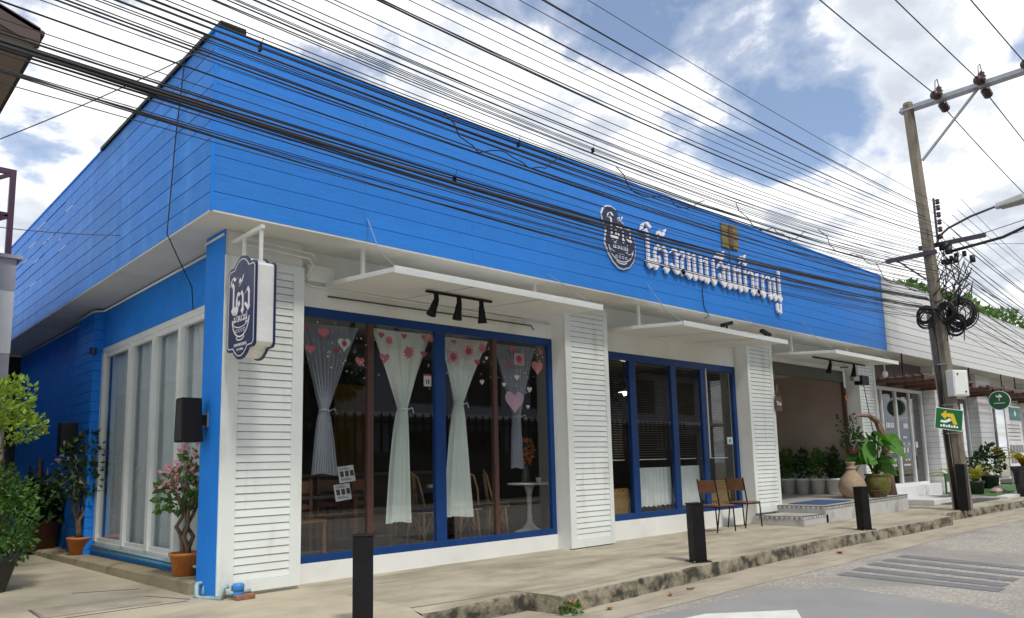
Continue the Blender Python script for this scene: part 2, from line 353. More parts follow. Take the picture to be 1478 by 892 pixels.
# broad-nib Thai lettering (strokes in a unit grid: body height 1)
GLYPH = {
 'โ': (.42, [[(.20,.10),(.20,.55),(.20,1.22)], [(.20,.10),(.30,.0),(.36,.12)], [(.20,1.22),(.10,1.40),(.0,1.30)], [(-.06,1.34),(.02,1.60),(.18,1.66),(.34,1.50),(.52,1.62)]]),
 'ต': (.70, [[(.10,.02),(.08,.62),(.18,.92),(.33,.78),(.46,.93),(.60,.72),(.60,.0)], [(.10,.08),(.30,.34),(.24,.52)]]),
 'ง': (.52, [[(.14,.80),(.30,1.0),(.42,.80),(.42,.05)], [(.42,.05),(.10,.36)]]),
 'ข': (.62, [[(.06,.80),(.18,1.0),(.26,.80),(.15,.60),(.15,.05)], [(.15,.06),(.30,.16),(.50,.06)], [(.50,.0),(.50,1.0)]]),
 'น': (.64, [[(.04,.84),(.15,1.0),(.17,.0)], [(.17,.10),(.34,.26),(.46,.06),(.58,.20)], [(.50,.06),(.50,1.0)]]),
 'ม': (.68, [[(.06,.84),(.17,1.0),(.17,.0)], [(.0,.16),(.12,.02),(.24,.22)], [(.24,.14),(.38,.26),(.54,.06)], [(.54,.0),(.54,1.0)]]),
 'จ': (.56, [[(.08,.70),(.24,1.0),(.44,.82),(.42,.03)], [(.42,.06),(.20,.26),(.18,.50)]]),
 'า': (.46, [[(.04,.82),(.18,1.0),(.32,.82),(.32,.0)]]),
 'ย': (.64, [[(.06,.84),(.17,1.0),(.13,.70),(.10,.45),(.15,.05)], [(.15,.08),(.32,.22),(.50,.06)], [(.50,.0),(.50,1.0)]]),
 'ป': (.64, [[(.04,.84),(.15,1.0),(.17,.0)], [(.17,.06),(.34,.18),(.50,.06)], [(.50,.0),(.50,1.42)]]),
 '้': (0, [[(-.42,1.22),(-.30,1.34),(-.40,1.50),(-.44,1.36)], [(-.34,1.24),(-.20,1.34),(-.10,1.62)]]),
 'ี': (0, [[(-.56,1.16),(-.40,1.38),(-.16,1.16)], [(-.56,1.16),(-.14,1.16)], [(-.14,1.16),(-.12,1.48)]]),
 'ํ': (0, [[(-.10,1.16),(-.02,1.26),(-.10,1.36),(-.18,1.26),(-.10,1.16)]]),
 'ู': (0, [[(-.36,-.14),(-.38,-.40),(-.28,-.52),(-.18,-.40)], [(-.16,-.14),(-.16,-.56)]]),
}
def thai(mb, text, fr, sx, sz, nib=0.15, ang=28, depth=0.03, mi=0, feet=True):
    o, u, v, n = [Vector(q) for q in fr]; x = 0.0; cnt = 0
    du = math.cos(R(ang))*nib/2; dv = math.sin(R(ang))*nib/2
    for ch in text:
        w, strokes = GLYPH[ch]
        for st in strokes:
            for q in (st[0], st[-1]):
                if -.02 <= q[1] <= .12 and feet:
                    cnt += 1; mb.prism([((x+q[0]+e)*sx, (q[1]+g)*sz) for e, g in ((-.13,.10),(.0,-.07),(.13,.10),(.0,.24))], (o, u, v, n), depth + .0041 + (cnt % 5)*.0004, mi)
            for (a, b) in zip(st, st[1:]):
                q = [(a[0]-du, a[1]-dv), (a[0]+du, a[1]+dv), (b[0]+du, b[1]+dv), (b[0]-du, b[1]-dv)]
                ar = sum(q[i][0]*q[(i+1)%4][1]-q[(i+1)%4][0]*q[i][1] for i in range(4))
                if abs(ar) < nib*0.02: continue
                cnt += 1
                mb.prism([((x+p[0])*sx, p[1]*sz) for p in q], (o, u, v, n), depth + (cnt % 9)*0.0004, mi)
        x += w
    return x*sx
def ring_ribbon(mb, pts, fr, w, depth, mi=0):
    o, u, v, n = [Vector(q) for q in fr]
    for i, (a, b) in enumerate(zip(pts, pts[1:])):
        d = Vector((b[0]-a[0], b[1]-a[1])); 
        if d.length < 1e-6: continue
        d.normalize(); t = Vector((-d.y, d.x))*w/2; e = d*w*0.25
        mb.prism([(a[0]-t.x-e.x, a[1]-t.y-e.y), (b[0]-t.x+e.x, b[1]-t.y+e.y), (b[0]+t.x+e.x, b[1]+t.y+e.y), (a[0]+t.x-e.x, a[1]+t.y-e.y)], (o, u, v, n), depth + (i % 2)*0.0004, mi)
def latin(text, size, m, parent, name, loc, rot, align='CENTER'):
    c = bpy.data.curves.new(name, 'FONT'); c.body = text; c.size = size; c.extrude = 0.002; c.align_x = align
    o = bpy.data.objects.new(name, c); COL.objects.link(o)
    dg = bpy.context.evaluated_depsgraph_get(); me = bpy.data.meshes.new_from_object(o.evaluated_get(dg)); me.name = name
    bpy.data.objects.remove(o); bpy.data.curves.remove(c)
    me.materials.clear(); me.materials.append(m)
    p = link(name, me, parent, loc); p.rotation_euler = rot; return p

# leaves
def leaf_mass(mb, clumps, n, size, seed=0, mi=0, aspect=2.0, up=0.3):
    rd = random.Random(seed); tot = sum(c[3]*c[4]*c[5] for c in clumps)**1
    for c in clumps:
        k = max(6, int(n*c[3]*c[4]*c[5]/tot))
        for _ in range(k):
            while True:
                p = Vector((rd.uniform(-1,1), rd.uniform(-1,1), rd.uniform(-1,1)))
                if p.length <= 1: break
            p = p.normalized()*(p.length**0.55)
            q = Vector((c[0]+p.x*c[3], c[1]+p.y*c[4], c[2]+p.z*c[5]))
            d = (p + Vector((rd.gauss(0,.6), rd.gauss(0,.6), rd.gauss(up,.6)))).normalized()
            s = size*rd.uniform(.6, 1.35); a = d.cross(Vector((rd.uniform(-1,1), rd.uniform(-1,1), rd.uniform(-1,1)))).normalized()
            nn = d.cross(a)
            tip = q + d*s; b = q + d*s*.5
            mb.add([q, b + a*s/aspect/1.6 + nn*s*.12, tip, b - a*s/aspect/1.6 + nn*s*.12], [(0,1,2),(0,2,3)], mi)
    return mb
def branch(mb, a, b, r0, r1, seed=0, wob=0.04, n=6, mi=0):
    rd = random.Random(seed); a, b = Vector(a), Vector(b); pts = []
    for i in range(n+1):
        t = i/n; w = wob*math.sin(math.pi*t)
        pts.append(a.lerp(b, t) + Vector((rd.uniform(-w,w), rd.uniform(-w,w), 0)))
    mb.tube(pts, [r0+(r1-r0)*i/n for i in range(n+1)], 7, mi); return pts
def pot_profile(r0, r1, h, lip=0.02): return [(0,0),(r0,0),(r1*0.97,h*0.86),(r1*1.06,h*0.87),(r1*1.08,h),(r1*0.92,h),(r1*0.9,h*0.9),(0,h*0.9)]

# ------------------------------------------------------------------ ground, road, kerb
def sheet(name, pts, z, m): return struct(MB().add([(x,y,z) for x,y in pts], [tuple(range(len(pts)))]).build(name, m))
sheet('ground', [(-300,-300),(300,-300),(300,300),(-300,300)], -0.215, concrete)
sheet('road', [(-200,-4.0),(200,-4.0),(200,4.78),(-200,4.78)], -0.18, asphalt)
KERB = [(4.15,5.76),(4.75,5.68),(5.36,5.68),(5.42,5.27),(6.47,5.33),(7.87,5.41),(9.67,5.51),(11.9,5.55),(14.8,5.47),(17.0,5.44),(17.25,5.80),(18.5,5.82),(23.4,5.67),(32,5.6),(60,5.6),(200,5.6)]
def kerb_line(step=0.14):
    out = []
    for (a, b) in zip(KERB, KERB[1:]):
        n = max(1, int(math.hypot(b[0]-a[0], b[1]-a[1])/(step if a[0] < 30 else 20)))
        out += [(a[0]+(b[0]-a[0])*i/n, a[1]+(b[1]-a[1])*i/n) for i in range(n)]
    return out + [KERB[-1]]
KL = kerb_line()
def nz(x, y, z=0, s=1.0): return noise.noise(Vector((x*s, y*s, z*s)))
def make_kerb():
    mb = MB(); k = len(KL)
    rows = []
    for i, (x, y) in enumerate(KL):
        j = 0.02*nz(x, y, 0, 3.1) + 0.012*nz(x, y, 5, 9); tz = 0.008*nz(x, y, 2, 6)
        drop = 0.0 if x > 4.9 else (4.9-x)/0.75*0.10
        rows.append([(x, y+0.19, -0.004), (x, y-0.012+j, 0.004+tz-drop*0.4), (x+0.0, y-0.026+j, -0.010+tz-drop*.6), (x, y-0.034+j*1.2, -0.09), (x, y-0.040+j, -0.19)])
    for r in rows: mb.v += r
    for i in range(k-1):
        for j in range(4):
            a = i*5+j; mb.f.append((a, a+1, a+6, a+5)); mb.m.append(0 if j < 1 else 1)
    struct(mb.build('kerb', [concrete, kerb_mat]))
make_kerb()
def make_pavement():
    # raised pavement behind the kerb, with a ramp down to the road at the driveway on the left
    mb = MB(); inner = [(x, y+0.17) for x, y in KL]
    back = 60
    vs = [(x, y, 0.0) for x, y in inner] + [(200, back, 0), (4.15, back, 0)]
    mb.add(vs, [tuple(range(len(vs)))])
    struct(mb.build('pavement', concrete))
    mb = MB(); mb.add([(-80,5.93,0),(4.15,5.93,0),(4.15,60,0),(-80,60,0),(-80,4.75,-0.176),(3.95,4.75,-0.176)], [(0,1,2,3),(4,5,1,0)])
    struct(mb.build('driveway', yard_concrete))
make_pavement()
def make_gutter():
    mb = MB(); k = len(KL)
    for x, y in KL:
        mb.v += [(x, y-0.02, -0.168), (x, 4.98+0.03*nz(x,1,0,1.3), -0.172), (x, 4.72+0.06*nz(x,4,0,.9), -0.1765)]
    for i in range(k-1):
        for j in range(2):
            a = i*3+j; mb.f.append((a, a+1, a+4, a+3)); mb.m.append(0)
    struct(mb.build('gutter', gutter_mat))
make_gutter()
def road_marks():
    z = -0.1755
    bars = [((9.50,4.36),(9.30,2.55)), ((10.02,4.40),(9.66,2.60)), ((10.58,4.44),(10.12,2.62)), ((11.10,4.44),(10.62,2.64)), ((11.62,4.44),(11.15,2.60))]  # darker grey bars across the lane
    for a, b in bars:
        w = 0.14
        o = MB().add([(a[0]-w,a[1],z),(b[0]-w,b[1],z),(b[0]+w,b[1],z),(a[0]+w,a[1],z)], [(0,1,2,3)]).build('dark_road_bar', road_bar)
        struct(o)
    struct(MB().add([(5.85,4.30,z),(6.33,4.24,z),(7.02,3.68,z),(6.62,3.42,z),(5.2,3.7,z)], [(0,1,2,3,4)]).build('road_arrow', road_white))
    struct(MB().add([(8.2,2.0,z),(9.6,2.28,z),(9.6,2.05,z),(8.2,1.75,z)], [(3,2,1,0)]).build('road_line', road_white))
road_marks()
sheet('road_shadow_patch', [(-6,4.55),(5.9,4.58),(6.9,4.5),(7.9,4.42),(8.5,3.9),(8.35,3.2),(8.1,2.4),(7.4,1.2),(5.5,-0.6),(-6,-0.6)], -0.1782, mat('shadowed_asphalt', (0.25, 0.245, 0.245), 0.85, 0.1, 1.2, bump=0.3, bscale=200, fine=((0.30, 0.29, 0.28), 120, 0.6, 0.74)))  # shadow on the road, painted as a darker, smoother asphalt sheet
# cracked patch and inspection cover in the yard concrete
struct(MB().box(1.75,2.75,8.15,8.75,0.002,0.009).build('access_cover', mat('cover_concrete',(0.33,0.295,0.225),0.85,0.2,4,bump=.3)))
mb = MB()
for a, b in [((-0.4,7.55),(1.6,8.0)),((1.6,8.0),(2.95,8.02)),((2.75,8.75),(3.0,8.1)),((1.75,8.75),(2.75,8.76)),((1.72,8.1),(1.74,8.76)),((2.3,9.6),(2.9,9.3))]:
    mb.beam((*a,0.001),(*b,0.001),0.018,0.006)
tag(mb.build('concrete_crack', mat('crack',(0.10,0.09,0.065),0.95)), None, None, None, 'structure')

# ------------------------------------------------------------------ the blue cafe
YF, YC, YW = 7.336, 7.83, 8.114                # fascia, column and window planes
ZS, ZT = 3.835, 5.73                           # soffit and parapet heights
XL, XR = 2.791, 19.555                         # fascia corner and end of the blue boards
cafe = empty('cafe_building', (0,0,0), 'single storey cafe clad in bright blue boards over white shuttered columns', 'building')

def fascia_front():
    back = MB().box(XL+0.03, XR, YF+0.03, YF+0.16, ZS+0.01, ZT-0.02).build('fascia', blue_gap, cafe)
    rows = 10; p = (ZT-ZS)/rows
    lens = [3.35]*5
    me = {}
    for r in range(rows):
        x = XL; k = 0
        cuts = [XL] + [XL + 3.353*i - (1.6 if r % 2 else 0.0) for i in range(1, 6)] + [XR]
        cuts = [c for c in cuts if c <= XR-0.3] + [XR]
        for a, b in zip(cuts, cuts[1:]):
            key = round(b-a, 2)
            if key not in me: me[key] = MB().box(0, b-a-0.0006, 0, 0.026, 0.003, p-0.003).mesh('board', blue_board)
            o = link('board', me[key], back, (a + (0.0 if a > XL else -0.002), YF+0.0006*(r % 3)+random.uniform(0,.001), ZS+r*p+random.uniform(-.001,.001))); o.rotation_euler.y = random.uniform(-.0004,.0004)
    MB().box(XL-0.005, XL+0.022, YF-0.006, YF+0.02, ZS-0.012, ZT+0.01).build('corner_trim', blue_wall, cafe)
    MB().box(XL-0.02, XR, YF-0.012, YF+0.2, ZT, ZT+0.03).build('parapet_cap', blue_wall, cafe)
    MB().box(XL, XR, YF+0.004, YF+0.05, ZS-0.016, ZS+0.004).build('fascia_drip', white_soffit, cafe)
fascia_front()
def fascia_side():
    Y1 = 19.2
    back = MB().box(XL+0.03, XL+0.16, YF+0.16, Y1, ZS+0.01, ZT-0.02).build('side_fascia', blue_gap, cafe)
    rows = 10; p = (ZT-ZS)/rows; me = {}; rd = random.Random(5)
    for r in range(rows):
        cuts = [YF] + [YF+2.97*i+(1.2 if r % 2 else 0) for i in range(1, 5)]
        cuts = [c for c in cuts if c < Y1-0.4] + [Y1]
        for a, b in zip(cuts, cuts[1:]):
            gap = 0.006 + (0.012*rd.random() if a > 12.2 and 3 < r < 9 else 0)
            key = (round(b-a, 2), round(gap, 3))
            if key not in me: me[key] = MB().box(0, 0.026, 0, b-a-0.004, 0.004, p-gap).mesh('board', blue_board_side)
            link('board', me[key], back, (XL+0.0006*(r % 3), a + (0.03 if a == YF else 0), ZS+r*p))
    MB().box(XL-0.03, XL+0.2, YF+0.2, 11.3, ZT, ZT+0.045).build('roof_flashing', black_metal, cafe)
    MB().box(XL-0.01, XL+0.2, 11.3, Y1, ZT, ZT+0.03).build('parapet_cap', blue_wall, cafe)
    MB().box(XL+0.005, XL+0.05, YF+0.05, Y1, ZS-0.014, ZS+0.004).build('fascia_drip', white_soffit, cafe)
    MB().box(XL+0.05, XL+0.32, YF+0.02, YF+0.2, ZT+0.03, ZT+0.14).build('corner_ridge_cap', black_metal, cafe)
    MB().box(XL+0.16, XL+0.3, YF+0.3, Y1, 5.3, 5.5).build('parapet_beam', white_wall, cafe)
    MB().box(XL+0.2, XR+20, YF+0.2, Y1, 5.2, 5.3).build('roof_slab', neighbour_grey, cafe)
fascia_side()
def unpainted_dashes():
    rd = random.Random(12); p = (ZT-ZS)/10
    for k in range(14):
        r = rd.choice([4,5,6,7,8,9]); y = rd.uniform(12.8,17.2); l = rd.uniform(.12,.5)
        MB().box(XL-.003, XL+.002, y, y+l, ZS+r*p-.005, ZS+r*p+.007).build('unpainted_edge', white_metal, cafe)
unpainted_dashes()
def soffit():
    s = MB().box(XL+0.05, XR, YF+0.05, YW+0.1, ZS+0.03, ZS+0.06).build('soffit', pale_gap, cafe)
    n = 7; w = (XR-XL-0.05)/n
    me = MB().box(0, w-0.006, 0, YW-YF-0.05, 0, 0.03).mesh('soffit_panel', white_soffit)
    for i in range(n): link('soffit_panel', me, s, (XL+0.05+i*w, YF+0.05, ZS))
    me = MB().box(0, 0.75, 0, 2.394, 0, 0.03).mesh('soffit_panel', white_soffit)
    for i in range(5): link('soffit_panel', me, s, (XL+0.05, YW+0.004+i*2.4, ZS))
soffit()
# walls
COLS = [(3.154,4.061),(8.359,9.359),(13.649,14.658),(18.90,19.92)]
W1 = (4.09, 8.361, 0.217, 3.172); W2 = (9.5, 13.638, 0.308, 3.10)
def wallp(x0,x1,z0,z1,y0=YW,y1=YW+0.16,m=white_wall,name='wall'): return box(name, m, cafe, x0,x1,y0,y1,z0,z1)
wallp(4.061,8.359,0,W1[2]); wallp(4.061,8.359,W1[3],ZS)
wallp(9.359,13.649,0,W2[2]); wallp(9.359,13.649,W2[3],ZS); wallp(9.359,9.5,W2[2],W2[3])
wallp(14.658,18.9,3.35,ZS)
def shutter_column(i, x0, x1, fl, fr_, zb, ztop, nm='column'):
    """pier with a louvred panel fixed to its street face"""
    body = MB().box(x0+0.002, x1-0.002, YC+0.055, YW+0.17, 0, ZS+0.02).build(nm, white_wall, cafe)
    if i == 0:
        MB().box(x0-0.004, x0+0.004, YC+0.02, 8.36, 0.0, ZS).build('blue_side', blue_wall, body)
    f = MB(); y0, y1 = YC, YC+0.055
    f.box(x0, x0+fl, y0, y1, zb, ztop); f.box(x1-fr_, x1, y0, y1, zb, ztop)
    f.box(x0+fl, x1-fr_, y0+0.001, y1, zb, zb+0.115); f.box(x0+fl, x1-fr_, y0+0.001, y1, ztop-0.10, ztop)
    f.build('shutter_frame', shutter_white, body, bevel=0.004)
    MB().box(x0+fl, x1-fr_, y0+0.046, y1-0.001, zb+0.115, ztop-0.10).build('shutter_backing', pale_gap, body)
    p = 0.0797; n = int((ztop-0.10-zb-0.115)/p); p = (ztop-0.10-zb-0.115)/n
    w = x1-fr_-x0-fl
    sm = MB(); sm.add([(0,0.010,0.003),(w,0.010,0.003),(w,0.044,0.003),(0,0.044,0.003),(0,0.021,p-0.003),(w,0.021,p-0.003),(w,0.044,p-0.004),(0,0.044,p-0.004)],
                       [(3,2,1,0),(4,5,6,7),(0,1,5,4),(1,2,6,5),(2,3,7,6),(3,0,4,7)])
    me = sm.mesh('slat', shutter_white)
    for k in range(n):
        o = link('slat', me, body, (x0+fl, y0+random.uniform(-.0012,.0012), zb+0.115+k*p)); 
    MB().box(x0+0.01, x1-0.01, YC+0.05, YC+0.06, ztop+0.005, ZS-0.015).build('head_panel', white_wall, body)
    return body
shutter_column(0, *COLS[0], 0.17, 0.13, 0.035, 3.55)
shutter_column(1, *COLS[1], 0.13, 0.09, 0.015, 3.70)
shutter_column(2, *COLS[2], 0.11, 0.10, 0.20, 3.62)
shutter_column(3, *COLS[3], 0.10, 0.10, 0.36, 3.62)
def window(nm, X0, X1, Z0, Z1, mull, fm, gm, fw=0.085):
    y0, y1 = YW+0.006, YW+0.09
    f = MB(); f.box(X0,X1,y0,y1,Z0,Z0+fw); f.box(X0,X1,y0,y1,Z1-fw*1.3,Z1); f.box(X0,X0+fw,y0+.001,y1,Z0+fw,Z1-fw*1.3); f.box(X1-fw,X1,y0+.001,y1,Z0+fw,Z1-fw*1.3)
    o = f.build(nm, fm, cafe, bevel=0.004)
    xs = [X0+fw]
    for x, w, m in mull:
        MB().box(x-w/2, x+w/2, y0+.004, y1, Z0+fw, Z1-fw*1.3).build('mullion', m, o, bevel=0.003)
        xs += [x-w/2, x+w/2]
    xs.append(X1-fw)
    for i in range(0, len(xs), 2):
        MB().box(xs[i]-.004, xs[i+1]+.004, YW+0.036, YW+0.040, Z0+fw-.004, Z1-fw*1.3+.004).build('pane', gm, o)
    return o
window('window', *W1, [(5.122,0.085,red_brown),(6.205,0.17,blue_dark),(7.19,0.07,red_brown)], blue_dark, pane_glass)
window('window', *W2, [(10.335,0.17,blue_dark),(11.53,0.16,blue_dark),(12.48,0.15,blue_dark)], blue_dark, dark_glass, 0.10)
MB().box(12.58,12.60,YW+0.0,YW+0.02,1.3,3.0).build('door_track', white_metal, cafe)
# interior shell
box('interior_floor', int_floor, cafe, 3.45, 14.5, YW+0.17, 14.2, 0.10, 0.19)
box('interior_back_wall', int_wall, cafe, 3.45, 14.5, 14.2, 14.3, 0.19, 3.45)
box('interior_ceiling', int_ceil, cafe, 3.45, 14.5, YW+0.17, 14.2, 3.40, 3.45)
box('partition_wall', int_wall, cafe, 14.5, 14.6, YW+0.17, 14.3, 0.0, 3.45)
# entrance porch
box('porch_side_wall', taupe, cafe, 18.78, 18.898, 8.22, 11.4, 0.3, 3.35)
box('porch_back_wall', white_wall, cafe, 14.66, 18.78, 11.0, 11.1, 0.3, 3.35)  # back and left walls are unseen, kept white to bounce light inside
box('porch_left_wall', white_wall, cafe, 14.602, 14.656, 8.29, 11.0, 0.3, 3.35)
box('porch_ceiling', white_soffit, cafe, 14.66, 18.78, YW+0.17, 11.0, 3.353, 3.40)
box('porch_header', mat('header_grey',(0.10,0.105,0.09),0.7), cafe, 14.66, 18.78, YW+0.04, YW+0.15, 3.08, 3.346)
box('door_jamb', brown_wood, cafe, 18.70, 18.775, 8.12, 8.21, 0.33, 3.08)
# awnings: flat boards sloping slightly down to the street, hung from rods
def awning(x0, x1, nm='awning'):
    ya, za, yb, zb, t = YW-0.004, 3.43, 6.6, 3.315, 0.055
    o = MB().hexa([(x0,yb,zb),(x1,yb,zb),(x1,ya,za),(x0,ya,za),(x0,yb,zb+t),(x1,yb,zb+t),(x1,ya,za+t),(x0,ya,za+t)]).build(nm, white_wall, cafe, bevel=0.006)
    e = MB().box(x0-0.006,x1+0.006,yb-0.014,yb-0.002,zb-0.012,zb+t+0.012); e.build('edge_strip', white_metal, o)
    for xx in (x0+0.25, x1-0.25):
        MB().box(xx-.02,xx+.02,7.62,7.66,3.44,ZS).build('hanger', white_metal, o)
    n = 3
    for i in range(1, n):
        x = x0+(x1-x0)*i/n
        MB().hexa([(x-.004,yb+.02,zb-.004),(x+.004,yb+.02,zb-.004),(x+.004,ya-.02,za-.004),(x-.004,ya-.02,za-.004),(x-.004,yb+.02,zb+.01),(x+.004,yb+.02,zb+.01),(x+.004,ya-.02,za+.01),(x-.004,ya-.02,za+.01)]).build('joint', pale_gap, o)
    MB().tube([(x0+0.05,yb+0.05,zb+0.06),(x0+0.04,yb+0.35,3.62),(x0+0.12,YF-0.01,4.10)],0.006,5).build('stay_wire', galv, o)
    MB().tube([(x1-0.1,yb+0.05,zb+0.06),(x1-0.3,YF-0.01,3.92)],0.005,5).build('stay_wire', galv, o)
    return o
awning(4.45, 7.80); awning(9.70, 12.95); awning(14.92, 18.15)
# conduits and junction box
def conduit(pts, r, m=white_metal, nm='conduit', parent=cafe): return MB().tube(pts, r, 6).build(nm, m, parent, smooth=True)
conduit([(3.2,YC-.02,3.70),(4.1,YC-.02,3.66),(4.16,YC+.0,3.60),(4.17,YW-.02,3.45),(4.3,YW-.02,3.42),(8.3,YW-.02,3.40)], 0.014)
conduit([(3.3,YC-.02,3.76),(4.15,YC-.02,3.72),(4.19,YC+.0,3.66)], 0.012)
conduit([(4.5,YW-.025,3.32),(7.9,YW-.025,3.33),(7.95,YW-.025,3.27)], 0.010, wire_grey)
conduit([(13.2,YW-.02,3.5),(13.62,YW-.02,3.48),(13.62,YW-.02,2.9)], 0.012)
box('junction_box', white_metal, cafe, 4.2, 4.55, YW-.09, YW-.002, 3.47, 3.66, 0.008)
# ---- side elevation
wallp_side = lambda nm,m,x0,x1,y0,y1,z0,z1: box(nm, m, cafe, x0,x1,y0,y1,z0,z1)
wallp_side('side_wall', blue_wall, 3.35, 3.50, 8.36, 13.0, 3.215, ZS)
wallp_side('side_wall', blue_wall, 3.35, 3.50, 8.31, 13.0, 0.0, 0.225)
wallp_side('side_wall', blue_wall, 3.35, 3.50, 13.9, 19.0, 0.0, ZS)
wallp_side('side_wall', blue_wall, 3.27, 3.50, 8.285, 8.62, 0.23, 3.21)
pil = MB().box(3.262,3.50,12.98,13.9,0,ZS).build('pilaster', blue_gap, cafe)
pm = MB().box(0,0.19,0,0.956,0.004,0.155).mesh('pilaster_board', blue_wall)
for i in range(24): link('pilaster_board', pm, pil, (3.222, 12.966, i*0.1585+0.01))
def side_door():
    o = MB().box(3.36,3.44,8.58,13.0,0.226,0.29).box(3.36,3.44,8.58,13.0,3.13,3.214).box(3.362,3.438,8.582,8.61,0.29,3.13).box(3.362,3.438,12.972,12.998,0.29,3.13).build('sliding_door', white_metal, cafe)
    ms = [8.665, 9.67, 10.62, 11.62, 12.915]
    for m in ms: MB().box(3.345,3.43,m-.055,m+.055,0.29,3.13).build('stile', white_metal, o, bevel=.004)
    for a, b in zip(ms, ms[1:]):
        MB().box(3.37,3.42,a+.055,b-.055,0.29,0.35).build('rail', white_metal, o); MB().box(3.37,3.42,a+.055,b-.055,3.06,3.13).build('rail', white_metal, o)
        MB().box(3.393,3.397,a+.052,b-.052,0.346,3.064).build('pane', side_glass, o)
    MB().box(3.40,3.405,9.62,9.64,1.0,1.3).build('handle', black_metal, o)
side_door()
def drape(nm, y0, y1, label):
    mb = MB(); n = 120; rows = 6
    for r in range(rows+1):
        z = 0.27+(3.12-0.27)*r/rows
        for i in range(n+1):
            y = y0+(y1-y0)*i/n; mb.v.append((3.52+0.035*math.sin(i*0.95+0.35*math.sin(r*.8))+.015*math.sin(i*.31), y, z))
    for r in range(rows):
        for i in range(n): a = r*(n+1)+i; mb.f.append((a,a+1,a+n+2,a+n+1)); mb.m.append(0)
    tag(mb.build(nm, grey_sheer, None, True), label, 'curtain')
drape('long_curtain', 8.72, 12.94, 'long grey pleated curtain behind the sliding glass side doors')
plinth = MB()
for i in range(30):
    y = 8.36+i*0.36; y2 = y+0.36
    def sec(yy): 
        xo = 3.10-0.018*(yy-8.2)+0.015*nz(yy,3,0,2); h = 0.135-0.008*(yy-8.4)
        return [(xo-0.015,yy,-0.01),(xo,yy,h-0.02+0.008*nz(yy,7,0,3)),(xo+0.04,yy,h),(3.45,yy,h)]
    a, b = sec(y), sec(y2)
    for j in range(3): plinth.add([a[j],b[j],b[j+1],a[j+1]], [(0,1,2,3)])
    if i == 0: plinth.add([a[0],a[1],a[2],a[3],(3.45,y,-0.01)], [(0,1,2,3,4)])
plinth.build('plinth', plinth_mat, cafe)
conduit([(3.30,8.9,0.19),(3.30,12.9,0.19)],0.022,pvc_blue,'water_pipe'); conduit([(3.31,8.7,0.235),(3.31,12.9,0.235)],0.018,pvc_grey,'water_pipe')
conduit([(3.335,8.5,3.79),(3.335,12.9,3.79),(3.25,12.93,3.785),(3.205,13.0,3.78),(3.205,13.92,3.77),(3.33,13.98,3.775),(3.335,18.9,3.79)],0.016)
conduit([(3.14,7.86,3.775),(3.13,8.36,3.76)],0.014)
MB().lathe([(0,0),(.05,0),(.05,.1),(0,.1)],(3.2,12.9,3.1),12).build('wall_fixture', navy, cafe)
# standpipe and water meter at the corner
wm = empty('water_meter', (3.2,7.72,0), 'blue water meter on pale blue pipes at the foot of the corner column', 'water meter')
MB().tube([(0.02,0.50,0.13),(-0.10,0.47,0.13),(-0.12,0.42,0.12),(-0.12,0.42,0.02),(-0.10,0.36,-0.0),(-0.01,0.06,0.02),(0.0,0.05,0.12),(0.05,0.05,0.13)],0.024,8).build('pipe', pvc_grey, wm, True)
MB().tube([(-0.02,0.44,0.14),(-0.06,0.42,0.02)],0.022,8).build('pipe', pvc_grey, wm, True)
MB().tube([(0.03,-0.02,0.07),(0.25,-0.02,0.07)],0.02,8).build('pipe', pvc_grey, wm, True)
MB().lathe([(0,0),(.055,0),(.058,.05),(.05,.06),(.06,.065),(.062,.12),(.05,.135),(0,.135)],(0.12,-0.02,0.02),16).build('meter_body', pvc_bright, wm, True)
MB().tube([(0.06,-.02,.07),(0.05,-.02,.14),(0.09,-.02,.15)],0.009,6).build('valve_handle', galv, wm, True)
tag(MB().box(3.27,3.46,7.60,7.70,0,0.05).build('broken_brick', mat('brick_red',(0.28,0.12,0.08),0.9,0.3,20), None, bevel=.008), 'broken red brick lying beside the blue water meter', 'brick')
# dark wires hanging down the side fascia
tag(MB().tube([(XL-.02,8.15,5.75),(XL-.02,8.35,4.9),(XL-.02,8.45,4.2),(XL-.02,8.5,3.86),(2.95,8.62,3.62),(3.2,8.9,3.4),(3.33,9.2,3.2)],0.007,5).build('loose_cable', rubber), 'loose dark cable hanging down the side of the blue fascia', 'cable')
